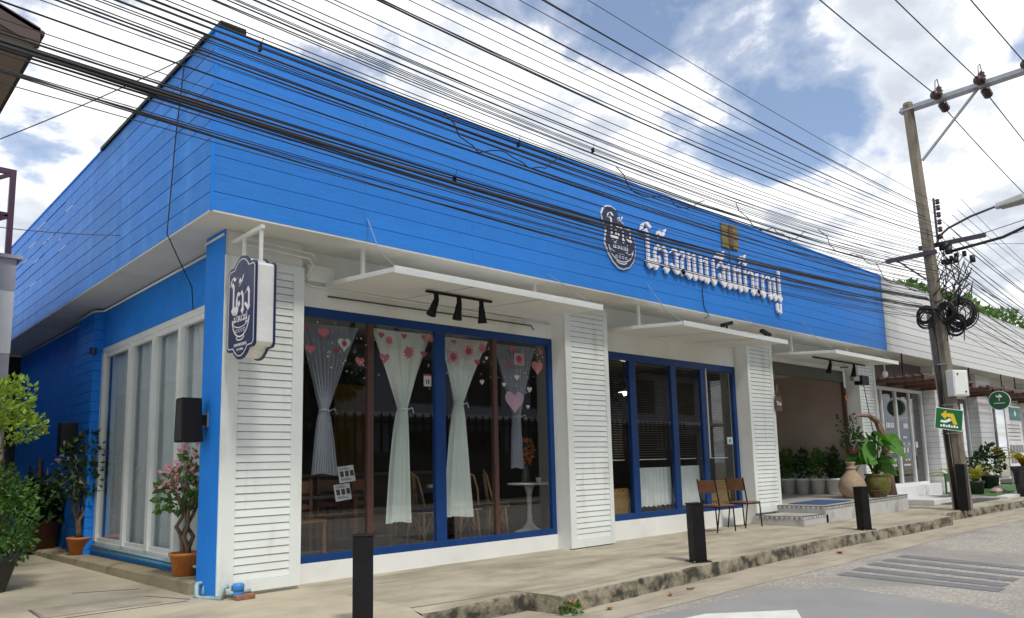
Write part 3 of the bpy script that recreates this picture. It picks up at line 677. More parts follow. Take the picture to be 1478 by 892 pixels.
# ---- projecting sign
def plaque(w, h, n=8):
    hw, hh = w/2, h/2
    q = [(hw, -hh*.70), (hw, hh*.70)]
    q += arc_pts(hw*0.82, hh*0.70, hw*0.18, hh*0.12, 0, 90, 4)[1:]
    q += arc_pts(hw*0.62, hh*0.97, hw*0.20, hh*0.15, -90, -150, 4)[1:]
    q += arc_pts(0, hh*0.80, hw*0.46, hh*0.20, 35, 90, 6)
    left = [(-x, y) for x, y in reversed(q[2:])][1:]
    top = q[2:] + left
    full = top + [(x, -y) for x, y in reversed(top)]
    return full
sg = empty('hanging_sign', (3.15,7.38,2.90), 'navy scalloped hanging sign with white lettering and a bowl, on the corner column', 'sign')
def sign_parts():
    P = plaque(0.66, 1.06)
    fr = ((0,0,0),(0,-1,0),(0,0,1),(-1,0,0))
    MB().prism(inset(P,0.018), ((0.19,0,0),(0,-1,0),(0,0,1),(-1,0,0)), 0.18).build('box_body', white_gloss, sg)
    MB().prism(P, ((0.012,0,0),(0,-1,0),(0,0,1),(-1,0,0)), 0.022).build('face', navy, sg)
    MB().prism(P, ((0.205,0,0),(0,-1,0),(0,0,1),(-1,0,0)), 0.022).build('face', navy, sg)
    mb = MB(); ring = inset(P,0.035); ring_ribbon(mb, ring+[ring[0]], ((-0.010,0,0),(0,-1,0),(0,0,1),(-1,0,0)), 0.009, 0.002); mb.build('border_line', letter_white, sg)
    mb = MB(); thai(mb, 'โต้ง', ((-0.0102,0.235,-0.06),(0,-1,0),(0,0,1),(-1,0,0)), 0.275, 0.235, 0.125, 40, 0.004); mb.build('lettering', letter_white, sg)
    mb = MB(); thai(mb, 'นํ้ายาปู', ((-0.0102,0.165,-0.145),(0,-1,0),(0,0,1),(-1,0,0)), 0.115, 0.06, 0.10, 35, 0.003); mb.build('lettering', letter_white, sg)
    mb = MB(); f2 = ((-0.0102,0,0),(0,-1,0),(0,0,1),(-1,0,0))
    ring_ribbon(mb, arc_pts(0,-0.10,0.20,0.20,185,355,20), f2, 0.016, 0.002)
    ring_ribbon(mb, arc_pts(0,-0.13,0.19,0.075,190,350,16), f2, 0.009, 0.0028)
    ring_ribbon(mb, arc_pts(0,-0.30,0.09,0.035,180,360,10), f2, 0.012, 0.0028)
    for k in (-.09,-.03,.03,.09): ring_ribbon(mb, arc_pts(k,-0.235,0.02,0.016,20,330,8), f2, 0.005, 0.002)
    mb.build('bowl_emblem', letter_white, sg)
    latin('THAI NOODLES', 0.042, letter_white, sg, 'small_lettering', (-0.0115,0.0,-0.395), (R(90),0,R(-90)))
    latin('BY TONG', 0.034, letter_white, sg, 'small_lettering', (-0.0115,0.0,-0.440), (R(90),0,R(-90)))
    for yy in (-0.20, 0.20): MB().box(0.08,0.11,yy-.015,yy+.015,0.36,0.78).build('hanger', white_metal, sg)
    MB().box(0.075,0.115,-0.24,0.46,0.78,0.82).build('bracket_arm', white_metal, sg, bevel=.003)
sign_parts()
# ---- big letters and badge on the fascia
def front_sign():
    t = empty('shop_lettering', (9.70,YF-0.03,4.38), 'raised white Thai shop name letters across the blue fascia', 'sign')
    mb = MB(); x = 0
    w = thai(MB(), 'โต้งขนมจีนนํ้ายาปู', ((0,0,0),(1,0,0),(0,0,1),(0,-1,0)), 1, 1)
    sx = 4.52/w
    xo = 0
    txt = ['โ','ต้','ง','ข','น','ม','จี','น','นํ้','า','ย','า','ปู']
    for s in txt:
        mb = MB(); ww = thai(mb, s, ((xo,0,0),(1,0,0),(0,0,1),(0,-1,0)), sx, 0.45, 0.13, 36, 0.035); mb.build('letter', letter_white, t); xo += ww
    MB().box(0.05,4.45,0.0,0.02,0.10,0.118).build('mounting_rail', white_metal, t)
    b = empty('shop_badge', (8.70,YF-0.008,4.24), 'navy shop badge outlined in white with a bowl emblem, mounted left of the fascia lettering', 'sign')
    W_, H_ = 0.82, 0.99
    poly = [(.06,.93),(.16,.985),(.30,1.0),(.44,.96),(.52,.88),(.56,.80),(.66,.77),(.70,.68),(.78,.66),(.92,.60),(1,.47),(.99,.30),(.92,.16),(.78,.05),(.60,0),(.46,.01),(.30,.09),(.16,.22),(.07,.36),(.09,.48),(.12,.60),(.04,.72),(.0,.83)]
    poly = [(a*W_, c*H_) for a, c in reversed(poly)]
    F = ((0,0,0),(1,0,0),(0,0,1),(0,-1,0))
    MB().prism(poly, F, 0.02).build('outline_panel', letter_white, b)
    MB().prism(inset(poly,0.024), ((0,-.02,0),(1,0,0),(0,0,1),(0,-1,0)), 0.012).build('navy_panel', navy, b)
    mb = MB(); thai(mb, 'โต้ง', ((.15,-.0322,.44),(1,0,0),(0,0,1),(0,-1,0)), 0.34, 0.26, 0.115, 35, 0.006); mb.build('lettering', letter_white, b)
    mb = MB(); thai(mb, 'นํ้ายาปู', ((.24,-.0322,.31),(1,0,0),(0,0,1),(0,-1,0)), 0.13, 0.07, 0.10, 35, 0.005); mb.build('lettering', letter_white, b)
    f2 = ((0,-.0322,0),(1,0,0),(0,0,1),(0,-1,0)); mb = MB()
    ring_ribbon(mb, arc_pts(.44,.36,.30,.24,185,355,20), f2, .013, .003); ring_ribbon(mb, arc_pts(.44,.33,.29,.09,190,350,16), f2, .008, .004)
    ring_ribbon(mb, arc_pts(.44,.12,.12,.035,180,360,10), f2, .014, .004)
    for k in (.32,.40,.48,.56): ring_ribbon(mb, arc_pts(k,.19,.025,.02,20,330,8), f2, .007, .003)
    mb.build('bowl_emblem', letter_white, b)
front_sign()
vp = MB().box(12.14,12.40,YF-.03,YF-.004,5.16,5.62).box(12.42,12.70,YF-.03,YF-.004,5.18,5.64).box(12.14,12.70,YF-.036,YF-.0305,5.38,5.41).box(12.36,12.50,YF-.045,YF-.0365,5.2,5.6,1).build('access_panel', [vent_mat, brown_wood])
tag(vp, 'ochre slatted panel fixed high on the blue fascia above the lettering', 'panel')
for x, z0, z1 in [(12.0,5.0,5.5),(11.0,3.9,4.4),(7.1,4.5,4.9)]:
    pass
conduit([(11.45,YF-.01,4.42),(11.40,YF-.012,4.2),(11.42,YF-.012,3.95),(11.55,YF-.02,3.78),(11.75,YF+.2,3.80)],0.008,rubber,'loose_wire')
conduit([(12.35,YF-.04,5.1),(12.35,YF-.02,4.8)],0.010,rubber,'loose_wire')
# ---- track spotlights and wall speakers/floodlamps
def spot_track(x0, x1, xs, y, z, label, tilt=0.55):
    t = empty('track_spotlight', (x0, y, z), label, 'spotlight')
    MB().box(0, x1-x0, -.018, .018, -.012, .012).build('rail', black_metal, t)
    for i, x in enumerate(xs):
        dx = x-x0
        MB().box(dx-.022,dx+.022,-.02,.02,-.09,-.012).build('stem', black_metal, t)
        d = Vector((-.30+.22*i, .1, -.85)).normalized(); a = Vector((dx,0,-.09))
        h = MB(); h.tube([a-d*.02, a+d*.05, a+d*.11, a+d*.20, a+d*.205],[.03,.042,.045,.062,.055],12); h.build('lamp_head', black_metal, t, True)
    return t
spot_track(5.30, 6.33, (5.45,5.80,6.16), 7.2, 3.335, 'black track with three spotlights under the awning over the curtained window')
spot_track(15.3, 17.9, (16.1,17.3), 7.25, 3.335, 'black track with two spotlights under the awning over the entrance steps')
for x, tl, lb in [(11.35,0.5,'small black camera lamp standing on the awning over the blind window'),(12.65,-0.4,'tilted black floodlamp on the end of the awning over the blind window')]:
    t = empty('floodlamp', (x,6.85,3.40), lb, 'lamp')
    MB().box(-.012,.012,-.012,.012,0,.12).build('stem', black_metal, t)
    MB().beam((-.14,0,.13-.05*tl),(.14,0,.13+.1*tl),.09,.06).build('lamp_body', black_metal, t, bevel=.01)
def wall_lamp(y, z, label, h=0.46, w=0.20):
    t = empty('wall_speaker', (3.15,y,z), label, 'speaker')
    MB().hexa([(-.29,-.11,0),(-.07,-.11,0),(-.07,.11,0),(-.29,.11,0),(-.29,-.09,h),(-.09,-.09,h),(-.09,.09,h),(-.29,.09,h)]).build('cabinet', black_metal, t, bevel=.008)
    MB().hexa([(-.296,-.095,.02),(-.2905,-.095,.02),(-.2905,.095,.02),(-.296,.095,.02),(-.296,-.078,h-.02),(-.2905,-.078,h-.02),(-.2905,.078,h-.02),(-.296,.078,h-.02)]).build('grille', mat('grille',(0.02,0.02,0.022),0.7,.5,120), t)
    MB().box(-.07,0.0,-.03,.03,h*.40,h*.62).build('bracket', black_metal, t)
    MB().box(-.012,0.004,-.05,.05,h*.34,h*.68).build('wall_plate', galv, t)
wall_lamp(8.2, 1.58, 'black box loudspeaker on the blue corner column above the flowering pot plant')
t = empty('wall_speaker', (3.26,13.45,1.58), 'black box loudspeaker bracketed to the boarded blue pilaster', 'speaker')
MB().box(-.33,-.10,-.11,.11,0,.5).build('cabinet', black_metal, t, bevel=.008); MB().box(-.10,-.03,-.03,.03,.2,.3).build('bracket', black_metal, t)
cc = empty('security_camera', (18.0,6.85,3.10), 'small white dome camera hanging from the end of the entrance awning', 'camera')
MB().tube([(0,0,.22),(0,0,.08)],.015,8).build('mount', white_metal, cc); MB().lathe([(0,-.08),(.04,-.07),(.06,-.03),(.065,.03),(.04,.07),(0,.08)],(0,0,0.0),14).build('dome', white_metal, cc, True)

# ------------------------------------------------------------------ curtains, stickers and furniture inside
def curtain(x0, x1, zt, xt, zk, b0, b1, zb, y, m, label, pleats=7, seed=0, zt2=None):
    mb = MB(); n = 64; rows = 44; rd = random.Random(seed)
    ph = [rd.uniform(-.5,.5) for _ in range(4)]
    for r in range(rows+1):
        t = r/rows; z = zt+(zb-zt)*t; tk = (zt-zk)/(zt-zb)
        if t < tk:
            s = t/tk; e = 1-(1-s)**1.0; e = s**0.92
            l = x0+(xt-.045-x0)*e; rr = x1+(xt+.045-x1)*e
        else:
            s = (t-tk)/(1-tk); e = s**0.62
            l = xt-.045+(b0-xt+.045)*e; rr = xt+.045+(b1-xt-.045)*e
        wd = rr-l
        for i in range(n+1):
            u = i/n
            amp = min(0.04, 0.010+0.035*(1-wd/(x1-x0+1e-6)))
            yy = y + amp*math.sin(2*math.pi*pleats*u+ph[0]+.5*math.sin(3*u+ph[1]))*(0.35 if t < .03 else 1) + .02*math.sin(u*5+t*4+ph[2])
            zz = z + (zt2-zt)*u*(1-t) if zt2 else z
            if t > .9: zz += (t-.9)*10*(.014*math.sin(u*5+ph[3]))
            mb.v.append((l+wd*u, yy, zz))
    for r in range(rows):
        for i in range(n): a = r*(n+1)+i; mb.f.append((a,a+1,a+n+2,a+n+1)); mb.m.append(0)
    c = mb.build('tied_curtain', m, None, True); tag(c, label, 'curtain', 'curtains tied back in the shop window')
    tb = MB().tube([(xt+.062*math.cos(a*math.pi/6), y+.062*math.sin(a*math.pi/6), zk+.01*math.sin(a)) for a in range(13)], .012, 6)
    tb.tube([(xt+.05,y-.05,zk),(xt+.10,y-.07,zk+.02),(xt+.14,y-.05,zk-.05)],.007,5)
    tb.build('tie_band', m, c, True)
    return c
curtain(4.25,5.08,3.03,4.62,1.97,4.45,4.80,1.20,8.36,sheer,'sheer grey tied curtain beside the corner shutter column',9,1)
curtain(5.27,6.22,3.06,5.76,2.02,5.50,5.91,0.56,8.36,mint_cloth,'pale mint tied curtain hanging left of the blue mullion, beside the small calendar',4,2)
curtain(6.37,7.25,3.06,6.70,2.12,6.40,6.95,0.57,8.36,mint_cloth,'pale mint tied curtain hanging right of the blue mullion, before the rattan chairs',4,3)
curtain(7.36,8.22,3.05,7.82,1.98,7.67,7.92,1.21,8.36,sheer,'sheer grey tied curtain behind the large lilac heart, beside the dried flowers',9,4)
def heart(s):
    out = []
    for i in range(20):
        t = 2*math.pi*i/20; out.append((s*math.sin(t)**3, s*(0.81*math.cos(t)-.31*math.cos(2*t)-.12*math.cos(3*t)-.05*math.cos(4*t))))
    return list(reversed(out))
def burst(s): return [(s*(1 if k % 2 else .62)*math.cos(k*math.pi/9), s*(1 if k % 2 else .62)*math.sin(k*math.pi/9)) for k in range(18)]
ST = [(5.3,2.94,.046,'r'),(5.42,2.88,.065,'b'),(5.65,2.96,.046,'r'),(5.97,2.98,.048,'r'),(6.08,2.97,.06,'b'),(5.72,2.75,.093,'b'),(5.96,2.75,.048,'r'),(5.35,2.65,.074,'p'),(6.47,2.96,.047,'r'),(6.73,2.86,.1,'g'),(6.99,2.92,.083,'b'),(6.46,2.75,.097,'g'),(6.89,2.71,.054,'r'),(7.06,2.78,.032,'w'),(6.97,2.43,.041,'w'),(7.39,2.42,.039,'w'),(7.57,2.96,.054,'r'),(7.7,2.81,.1,'g'),(8.16,2.96,.048,'r'),(8.08,2.72,.118,'p'),(7.65,2.54,.05,'w'),(7.9,2.37,.051,'w'),(7.59,2.19,.185,'l'),(7.86,2.11,.036,'w'),(7.48,2.73,.048,'r'),(4.28,2.93,.032,'r'),(4.49,2.89,.074,'p'),(4.32,2.68,.068,'p'),(4.77,2.78,.089,'W'),(4.66,2.68,.044,'r'),(4.99,2.58,.069,'p')]
ys = YW+0.052
FS = lambda x, z, y=ys: ((x,y,z),(1,0,0),(0,0,1),(0,-1,0))
for x, z, s, k in ST:
    if k in 'rpwl':
        m, nm = {'r':(st_red,'small red'),'p':(st_pink,'pink'),'w':(st_white,'small white'),'l':(st_lilac,'large lilac')}[k]
        o = MB().prism(heart(s), FS(x,z), 0.003).build('heart_sticker', m)
        tag(o, nm+' paper heart stuck on the curtained shop window', 'sticker', nm+' hearts on the shop window')
    elif k == 'b':
        o = MB().prism(burst(s), FS(x,z), 0.003).build('bow_sticker', st_pink); tag(o, 'round pink bow sticker on the curtained shop window', 'sticker', 'pink bows on the shop window')
    elif k == 'g':
        o = empty('gift_sticker', (x,ys,z), 'pale pink gift sticker with a darker ribbon on the shop window', 'sticker', 'gift stickers on the shop window')
        MB().prism([(-s,-s*.9),(s,-s*.9),(s,s*.9),(-s,s*.9)], ((0,0,0),(1,0,0),(0,0,1),(0,-1,0)), .003).build('gift_box', st_lilac, o)
        MB().prism(burst(s*.75), ((0,-.0035,0),(1,0,0),(0,0,1),(0,-1,0)), .002).build('ribbon', st_red, o)
    elif k == 'W':
        o = empty('heart_sticker', (x,ys,z), 'large white paper heart with a small red bow on the shop window', 'sticker')
        MB().prism(heart(s), ((0,0,0),(1,0,0),(0,0,1),(0,-1,0)), .003).build('heart', st_white, o)
        MB().prism(burst(s*.5), ((0,-.0035,-.0),(1,0,0),(0,0,1),(0,-1,0)), .002).build('bow', st_red, o)
rd = random.Random(11); mb = MB()
for _ in range(110):
    x = rd.uniform(4.25,8.2); z = rd.uniform(2.42,3.03)-(.0 if rd.random() < .7 else .15); s = rd.uniform(.006,.013)
    mb.prism([(s*math.cos(a), s*math.sin(a)) for a in (0,1.05,2.09,3.14,4.19,5.24)], FS(x,z,YW+.0465), 0.002)
tag(mb.build('confetti_dots', st_white), 'tiny white confetti dots scattered over the curtained shop window', 'sticker', None, 'stuff')
cal = empty('calendar_sticker', (6.02,ys,2.40), 'small white calendar sticker with red binding beside the blue mullion', 'sticker')
MB().box(-.06,.06,-.003,0,-.08,.06).build('page', paper, cal); MB().box(-.06,.06,-.005,-.001,.06,.085).build('binding', st_red, cal); MB().box(-.025,-.008,-.0045,-.0035,-.05,.01).box(.008,.03,-.0045,-.0035,-.05,.01).build('date_print', ink, cal)
# menu boards
for z, nm in ((1.20,'upper'),(0.98,'lower')):
    o = empty('menu_card', (4.98 if nm == 'upper' else 4.93, 8.45, z), 'white printed menu card, %s of the pair propped behind the corner window' % nm, 'menu')
    o.rotation_euler = (R(-8),R(-6),0)
    MB().box(-.11,.11,-.004,.004,-.10,.10).build('card', paper, o)
    m2 = MB()
    for i in range(3): m2.box(-.09+.07*i,-.04+.07*i,-.0065,-.0045,-.03,.04)
    for i in range(3): m2.box(-.09,.06-.02*i,-.0065,-.0045,.055+.012*i,.060+.012*i)
    for i in range(3): m2.box(-.09,.07-.03*i,-.0065,-.0045,-.075+.012*i,-.070+.012*i)
    m2.build('printing', ink, o)
# interior furniture
ZI = 0.19
def rattan_chair():
    t = empty('rattan_chair', (0,0,ZI), 'x', 'chair', 'rattan bistro chairs inside the window')
    MB().lathe([(0,.44),(.20,.44),(.215,.46),(.20,.485),(0,.49)],(0,0,0),18).build('seat', navy_cushion, t, True)
    MB().lathe([(.205,.425),(.222,.425),(.222,.445),(.205,.445),(.205,.425)],(0,0,0),18).build('seat_rim', rattan, t)
    for a in (45,135,225,315):
        c, s = math.cos(R(a)), math.sin(R(a))
        MB().tube([(c*.17,s*.17,.44),(c*.21,s*.21,0)],.017,7).build('leg', rattan, t, True)
    m = MB()
    for a in (0,90,180,270):
        c, s = math.cos(R(a)), math.sin(R(a)); e = Vector((-s,c,0))
        m.tube([Vector((c*.15,s*.15,.12))-e*.13, Vector((c*.15,s*.15,.36)), Vector((c*.15,s*.15,.12))+e*.13],.010,6)
    m.build('brace', rattan, t, True)
    arch = [(-.19,.06,.44),(-.20,.13,.70),(-.15,.17,.92),(0,.19,1.0),(.15,.17,.92),(.20,.13,.70),(.19,.06,.44)]
    MB().tube(arch,.016,7).build('back_frame', rattan, t, True)
    m = MB()
    for x in (-.09,-.03,.03,.09): m.tube([(x,.13,.47),(x,.18,.96-abs(x)*.5)],.007,5)
    m.build('back_spindles', rattan, t, True)
    return t
rc = rattan_chair()
spots = [(6.55,9.05,20,'rattan chair behind the left mint curtain by the blue mullion'),(7.35,9.0,-25,'rattan chair with navy cushion between the right mint curtain and the brown mullion'),(7.75,9.75,200,'rattan chair with navy cushion beside the white pedestal table'),(6.9,10.1,170,'rattan chair with its back to the counter, behind the navy table'),(8.1,9.2,60,'rattan chair pulled up under the white pedestal table')]
for i, (x, y, a, lb) in enumerate(spots):
    o = rc if i == 0 else copy_tree(rc)
    o.location = (x,y,ZI); o.rotation_euler.z = R(a); o['label'] = lb
def wooden_chair(loc, rz, lb):
    t = empty('wooden_chair', (*loc,ZI), lb, 'chair', 'plain wooden chairs behind the corner window', R(rz))
    MB().box(-.21,.21,-.21,.21,.43,.47).build('seat', wood_mid, t, bevel=.006)
    for x in (-.18,.18):
        MB().box(x-.022,x+.022,-.2,-.156,0,.43).build('leg', wood_mid, t); MB().box(x-.022,x+.022,.156,.2,0,.95).build('leg', wood_mid, t)
    MB().box(-.158,.158,.165,.19,.78,.93).build('back_rail', wood_mid, t); MB().box(-.158,.158,.168,.188,.58,.64).build('back_rail', wood_mid, t)
wooden_chair((4.62,8.85),0,'plain wooden chair tucked behind the corner shutter column'); wooden_chair((5.75,9.1),12,'plain wooden chair behind the red brown mullion'); wooden_chair((5.35,9.6),170,'plain wooden chair turned to the dark table')
t = empty('dining_table', (4.95,9.4,ZI), 'dark wooden dining table behind the corner window', 'table'); MB().box(-.6,.6,-.4,.4,.70,.74).build('table_top', counter_mat, t, bevel=.005)
for x in (-.52,.52):
    for y in (-.33,.33): MB().box(x-.03,x+.03,y-.03,y+.03,0,.70).build('leg', wood_mid, t)
t = empty('dining_table', (7.1,9.65,ZI), 'navy topped dining table among the rattan chairs', 'table'); MB().box(-.5,.5,-.35,.35,.69,.74).build('table_top', navy_cushion, t, bevel=.005); MB().box(-.06,.06,-.06,.06,.03,.69).build('pedestal', black_metal, t); MB().box(-.3,.3,-.25,.25,0,.03).build('base', black_metal, t)
t = empty('counter', (6.6,11.9,ZI), 'long dark serving counter across the back of the dining room', 'counter'); MB().box(-2.9,2.6,-.3,.3,0,.95).build('front', counter_mat, t); MB().box(-2.95,2.65,-.36,.34,.951,1.0).build('worktop', mat('worktop',(0.25,0.21,0.17),0.4), t)
t = empty('tulip_table', (8.62,8.98,ZI), 'white round pedestal table at the end of the curtained window', 'table')
MB().lathe([(0,.0),(.26,0),(.25,.02),(.12,.06),(.05,.16),(.035,.35),(.045,.60),(.09,.74),(0,.745)],(0,0,0),22).build('pedestal', white_gloss, t, True); MB().lathe([(0,.745),(.34,.745),(.36,.76),(.34,.78),(0,.78)],(0,0,0),28).build('table_top', white_gloss, t, True)
t = empty('flower_vase', (8.52,8.95,ZI+.78), 'dark vase of dried orange flowers on the white pedestal table', 'vase')
MB().lathe([(0,0),(.06,0),(.075,.08),(.06,.2),(.045,.26),(.05,.28),(.04,.28),(0,.26)],(0,0,0),14).build('vase', mat('vase_dark',(0.05,0.06,0.06),0.3), t, True)
leaf_mass(MB(), [(0,0,.52,.13,.13,.2),(-.05,0,.40,.12,.12,.1)], 190, .075, 3).build('dried_flowers', dried, t)
t = empty('white_cup', (8.68,8.82,ZI+.78), 'small white cup on the pedestal table', 'cup'); MB().lathe([(0,0),(.035,0),(.045,.08),(.04,.08),(0,.01)],(0,0,0),12).build('cup_body', white_gloss, t, True); MB().tube([(.042,0,.065),(.065,0,.05),(.04,0,.025)],.005,5).build('handle', white_gloss, t)
t = empty('place_setting', (7.0,9.45,ZI+.74), 'green tray with white napkins on the navy table', 'tray'); MB().box(-.14,.14,-.1,.1,0,.015).build('tray', mat('tray_green',(0.03,0.25,0.16),0.5), t); MB().box(-.05,.06,-.05,.04,.016,.07).build('napkins', paper, t, bevel=.01)
yc = MB()
for i in range(24): yc.v += [(7.9+i*.035, 13.9+.03*math.sin(i*1.1), .3),(7.9+i*.035, 13.9+.03*math.sin(i*1.1), 3.0)]
for i in range(23): yc.f.append((2*i,2*i+2,2*i+3,2*i+1)); yc.m.append(0)
tag(yc.build('yellow_curtain', yellow_int, None, True), 'mustard yellow curtain at the back of the dining room', 'curtain')
# second window: blinds, half curtains, woven mats, lamp
bl = empty('venetian_blind', (0,0,0), 'dark slatted blind drawn half way down the second shop window', 'blind')
for a, b in [(9.62,10.24),(10.44,11.43),(11.63,12.38),(12.58,13.5)]:
    mb = MB(); z = 2.94
    me = MB().hexa([(a,8.30,-.004),(b,8.30,-.004),(b,8.335,.004),(a,8.335,.004),(a,8.30,-.001),(b,8.30,-.001),(b,8.335,.007),(a,8.335,.007)]).mesh('slat', blind_mat)
    while z > 1.32:
        link('slat', me, bl, (0,0,z)); z -= 0.042
    MB().box(a,b,8.30,8.33,1.283,1.30).build('bottom_rail', white_metal, bl); MB().box(a,b,8.29,8.34,2.96,2.99).build('head_rail', blind_mat, bl)
def half_curtain(x0,x1,z0,z1,lb):
    mb = MB(); n = 50
    for r in range(7):
        for i in range(n+1): mb.v.append((x0+(x1-x0)*i/n, 8.30+.012*math.sin(i*1.1)+.006*math.sin(i*.4+r), z0+(z1-z0)*r/6+(.012*math.sin(i*.9) if r == 0 else 0)))
    for r in range(6):
        for i in range(n): a = r*(n+1)+i; mb.f.append((a,a+1,a+n+2,a+n+1)); mb.m.append(0)
    tag(mb.build('half_curtain', white_cloth, None, True), lb, 'curtain')
half_curtain(10.55,11.52,.48,1.15,'white half curtain low in the second pane of the blind window'); half_curtain(11.64,12.44,.45,1.16,'white half curtain behind the backs of the pavement chairs')
for a, b, z0, z1, lb in [(9.62,10.32,.40,.82,'woven straw mat low in the blind window beside the middle shutter column'),(12.6,13.5,.40,.86,'woven straw mat behind the pavement chair nearest the entrance steps')]:
    o = empty('woven_mat', (a,8.30,z0), lb, 'mat')
    MB().box(0,b-a,.012,.022,0,z1-z0).build('backing', woven, o)
    mb = MB(); nx = int((b-a)/.05); nzr = int((z1-z0)/.045)
    for i in range(nx):
        for j in range(nzr):
            if (i+j) % 2: mb.box(i*.05+.003,i*.05+.047,.002,.012,j*.045+.002,j*.045+.043)
    p = mb.build('weave', woven, o); p['kind'] = 'stuff'
t = empty('pendant_lamp', (12.44,10.0,3.40), 'lit pendant lamp with a warm bulb seen through the blinds', 'lamp')
MB().tube([(0,0,0),(0,0,-.62)],.006,6).build('cord', black_metal, t); MB().lathe([(.02,-.62),(.14,-.70),(.15,-.70),(.03,-.60),(.02,-.62)],(0,0,0),16).build('lamp_shade', light_grey, t, True); MB().lathe([(0,-.66),(.04,-.68),(.05,-.72),(.03,-.76),(0,-.77)],(0,0,0),12).build('bulb', bulb_mat, t, True)
pl = bpy.data.lights.new('pendant_light','POINT'); pl.energy = 12; pl.color = (1,.78,.5); pl.shadow_soft_size = .06
po = bpy.data.objects.new('pendant_light', pl); COL.objects.link(po); po.parent = t; po.location = (0,0,-.82)
st = empty('door_sticker', (13.34,YW+.03,1.62), 'small pale notice sticker at the edge of the blind window', 'sticker'); MB().box(-.10,.10,-.003,0,-.07,.07).build('card', mat('pale_blue_card',(0.5,0.6,0.62),0.6), st); MB().prism(burst(.045), ((0,-.0035,.0),(1,0,0),(0,0,1),(0,-1,0)), .001).build('printing', mat('teal_ink',(0.05,0.25,0.25),0.6), st)

# ------------------------------------------------------------------ pavement things in front of the cafe
def bollard(x, y, h, rz, label, w=0.16, lean=(0,0)):
    t = empty('bollard', (x,y,0), label, 'bollard', 'black square bollards along the pavement', R(rz)); t.rotation_euler.x = lean[0]; t.rotation_euler.y = lean[1]
    MB().box(-w/2,w/2,-w/2,w/2,-.02,h).build('post', black_paint, t, bevel=.006)
    MB().box(-w/2-.045,w/2+.045,-w/2-.045,w/2+.045,.0,.010).build('base_plate', black_paint, t, bevel=.002)
    for bx_ in (-1,1):
        for by_ in (-1,1): MB().lathe([(0,.010),(.012,.010),(.012,.022),(0,.024)],(bx_*(w/2+.028),by_*(w/2+.028),0),6).build('bolt', galv, t)
    MB().box(-w/2-.006,w/2+.006,-w/2-.006,w/2+.006,h,h+.012).build('cap', black_paint, t, bevel=.003)
    return t
bollard(3.46,5.60,.71,-32,'black square bollard standing before the corner shutter column',.165)
bollard(8.30,5.62,.715,-28,'black square bollard standing before the two pavement chairs',.165,(0,R(-1)))
bollard(13.42,5.68,.72,-20,'black square bollard standing before the tiled entrance steps',.17,(0,R(-1.5)))
def cafe_chair(x, y, rz, label):
    t = empty('pavement_chair', (x,y,0), label, 'chair', 'pair of chairs outside the cafe', R(rz))
    # local: faces +x
    MB().box(-.20,.22,-.20,.20,.445,.47).build('seat', wood_mid, t, bevel=.005)
    MB().hexa([(-.235,-.19,.68),(-.215,-.19,.68),(-.215,.19,.68),(-.235,.19,.68),(-.262,-.19,.90),(-.242,-.19,.90),(-.242,.19,.90),(-.262,.19,.90)]).build('backrest', wood_mid, t, bevel=.004)
    for s in (-.195,.195):
        MB().tube([(.20,s,.44),(.23,s,0)],.013,6).build('leg', black_metal, t); MB().tube([(-.17,s,.445),(-.27,s,0)],.013,6).build('leg', black_metal, t)
        MB().tube([(-.17,s,.445),(-.265,s,.92)],.013,6).build('back_post', black_metal, t)
    f = MB(); f.tube([(-.17,-.195,.435),(.20,-.195,.435),(.20,.195,.435),(-.17,.195,.435),(-.17,-.195,.435)],.012,6); f.build('seat_frame', black_metal, t)
cafe_chair(11.92,7.62,-6,'metal framed chair with brown wooden seat and back, farther from the entrance steps')
cafe_chair(12.98,7.70,-6,'metal framed chair with brown wooden seat and back, beside the shutter column at the steps')
# entrance steps
steps = empty('entrance_steps', (0,0,0), 'grey tiled entrance steps with mosaic edging and a raised platform', 'steps')
MB().box(13.56,14.55,6.83,YC+.05,0,.165).build('lower_step', tile_grey, steps, bevel=.006)
pf = MB(); pf.hexa([(14.45,6.83,0),(18.62,6.83,0),(18.62,11,0),(14.45,11,0),(14.45,6.83,.30),(18.62,6.83,.345),(18.62,11,.345),(14.45,11,.30)]); pf.build('platform', tile_grey, steps, bevel=.006)
pft = MB().hexa([(14.45,6.82,.301),(18.62,6.82,.346),(18.62,11,.346),(14.45,11,.301),(14.45,6.82,.312),(18.62,6.82,.357),(18.62,11,.357),(14.45,11,.312)]).build('platform_top', dark_gap, steps)
tm = MB().box(0.004,.406,.004,.406,0,.006).mesh('floor_tile', tile_top)
for i in range(10):
    for j in range(9):
        o = link('floor_tile', tm, pft, (14.46+i*.41, 6.83+j*.41, .3125+i*.00440)); o.rotation_euler.y = -math.atan(.045/4.17)
lt = MB().box(13.562,14.448,6.832,YC,.1655,.170).build('lower_tread', dark_gap, steps)
for i in range(2):
    for j in range(2): link('floor_tile', tm, lt, (13.57+i*.42, 6.9+j*.42, .1705))
ma = MB().box(0,.042,0,.008,0,.042).mesh('mosaic_tile', mosaic_a); mbm = MB().box(0,.042,0,.008,0,.042).mesh('mosaic_tile', mosaic_b)
for i in range(19):                                           # left riser edges (seen obliquely) and fronts
    o = link('mosaic_tile', ma if i % 2 else mbm, steps, (13.552, 6.85+i*.05, .118)); o.rotation_euler.z = R(90)
    o.location.x = 13.560
for i in range(21): 
    o = link('mosaic_tile', ma if i % 2 else mbm, steps, (14.449, 6.85+i*.05, .262)); o.rotation_euler.z = R(90)
for i in range(18): link('mosaic_tile', ma if i % 2 else mbm, steps, (13.57+i*.05, 6.822, .118))
for i in range(82): link('mosaic_tile', ma if i % 2 else mbm, steps, (14.47+i*.05, 6.816, .256+i*.05*.0108))
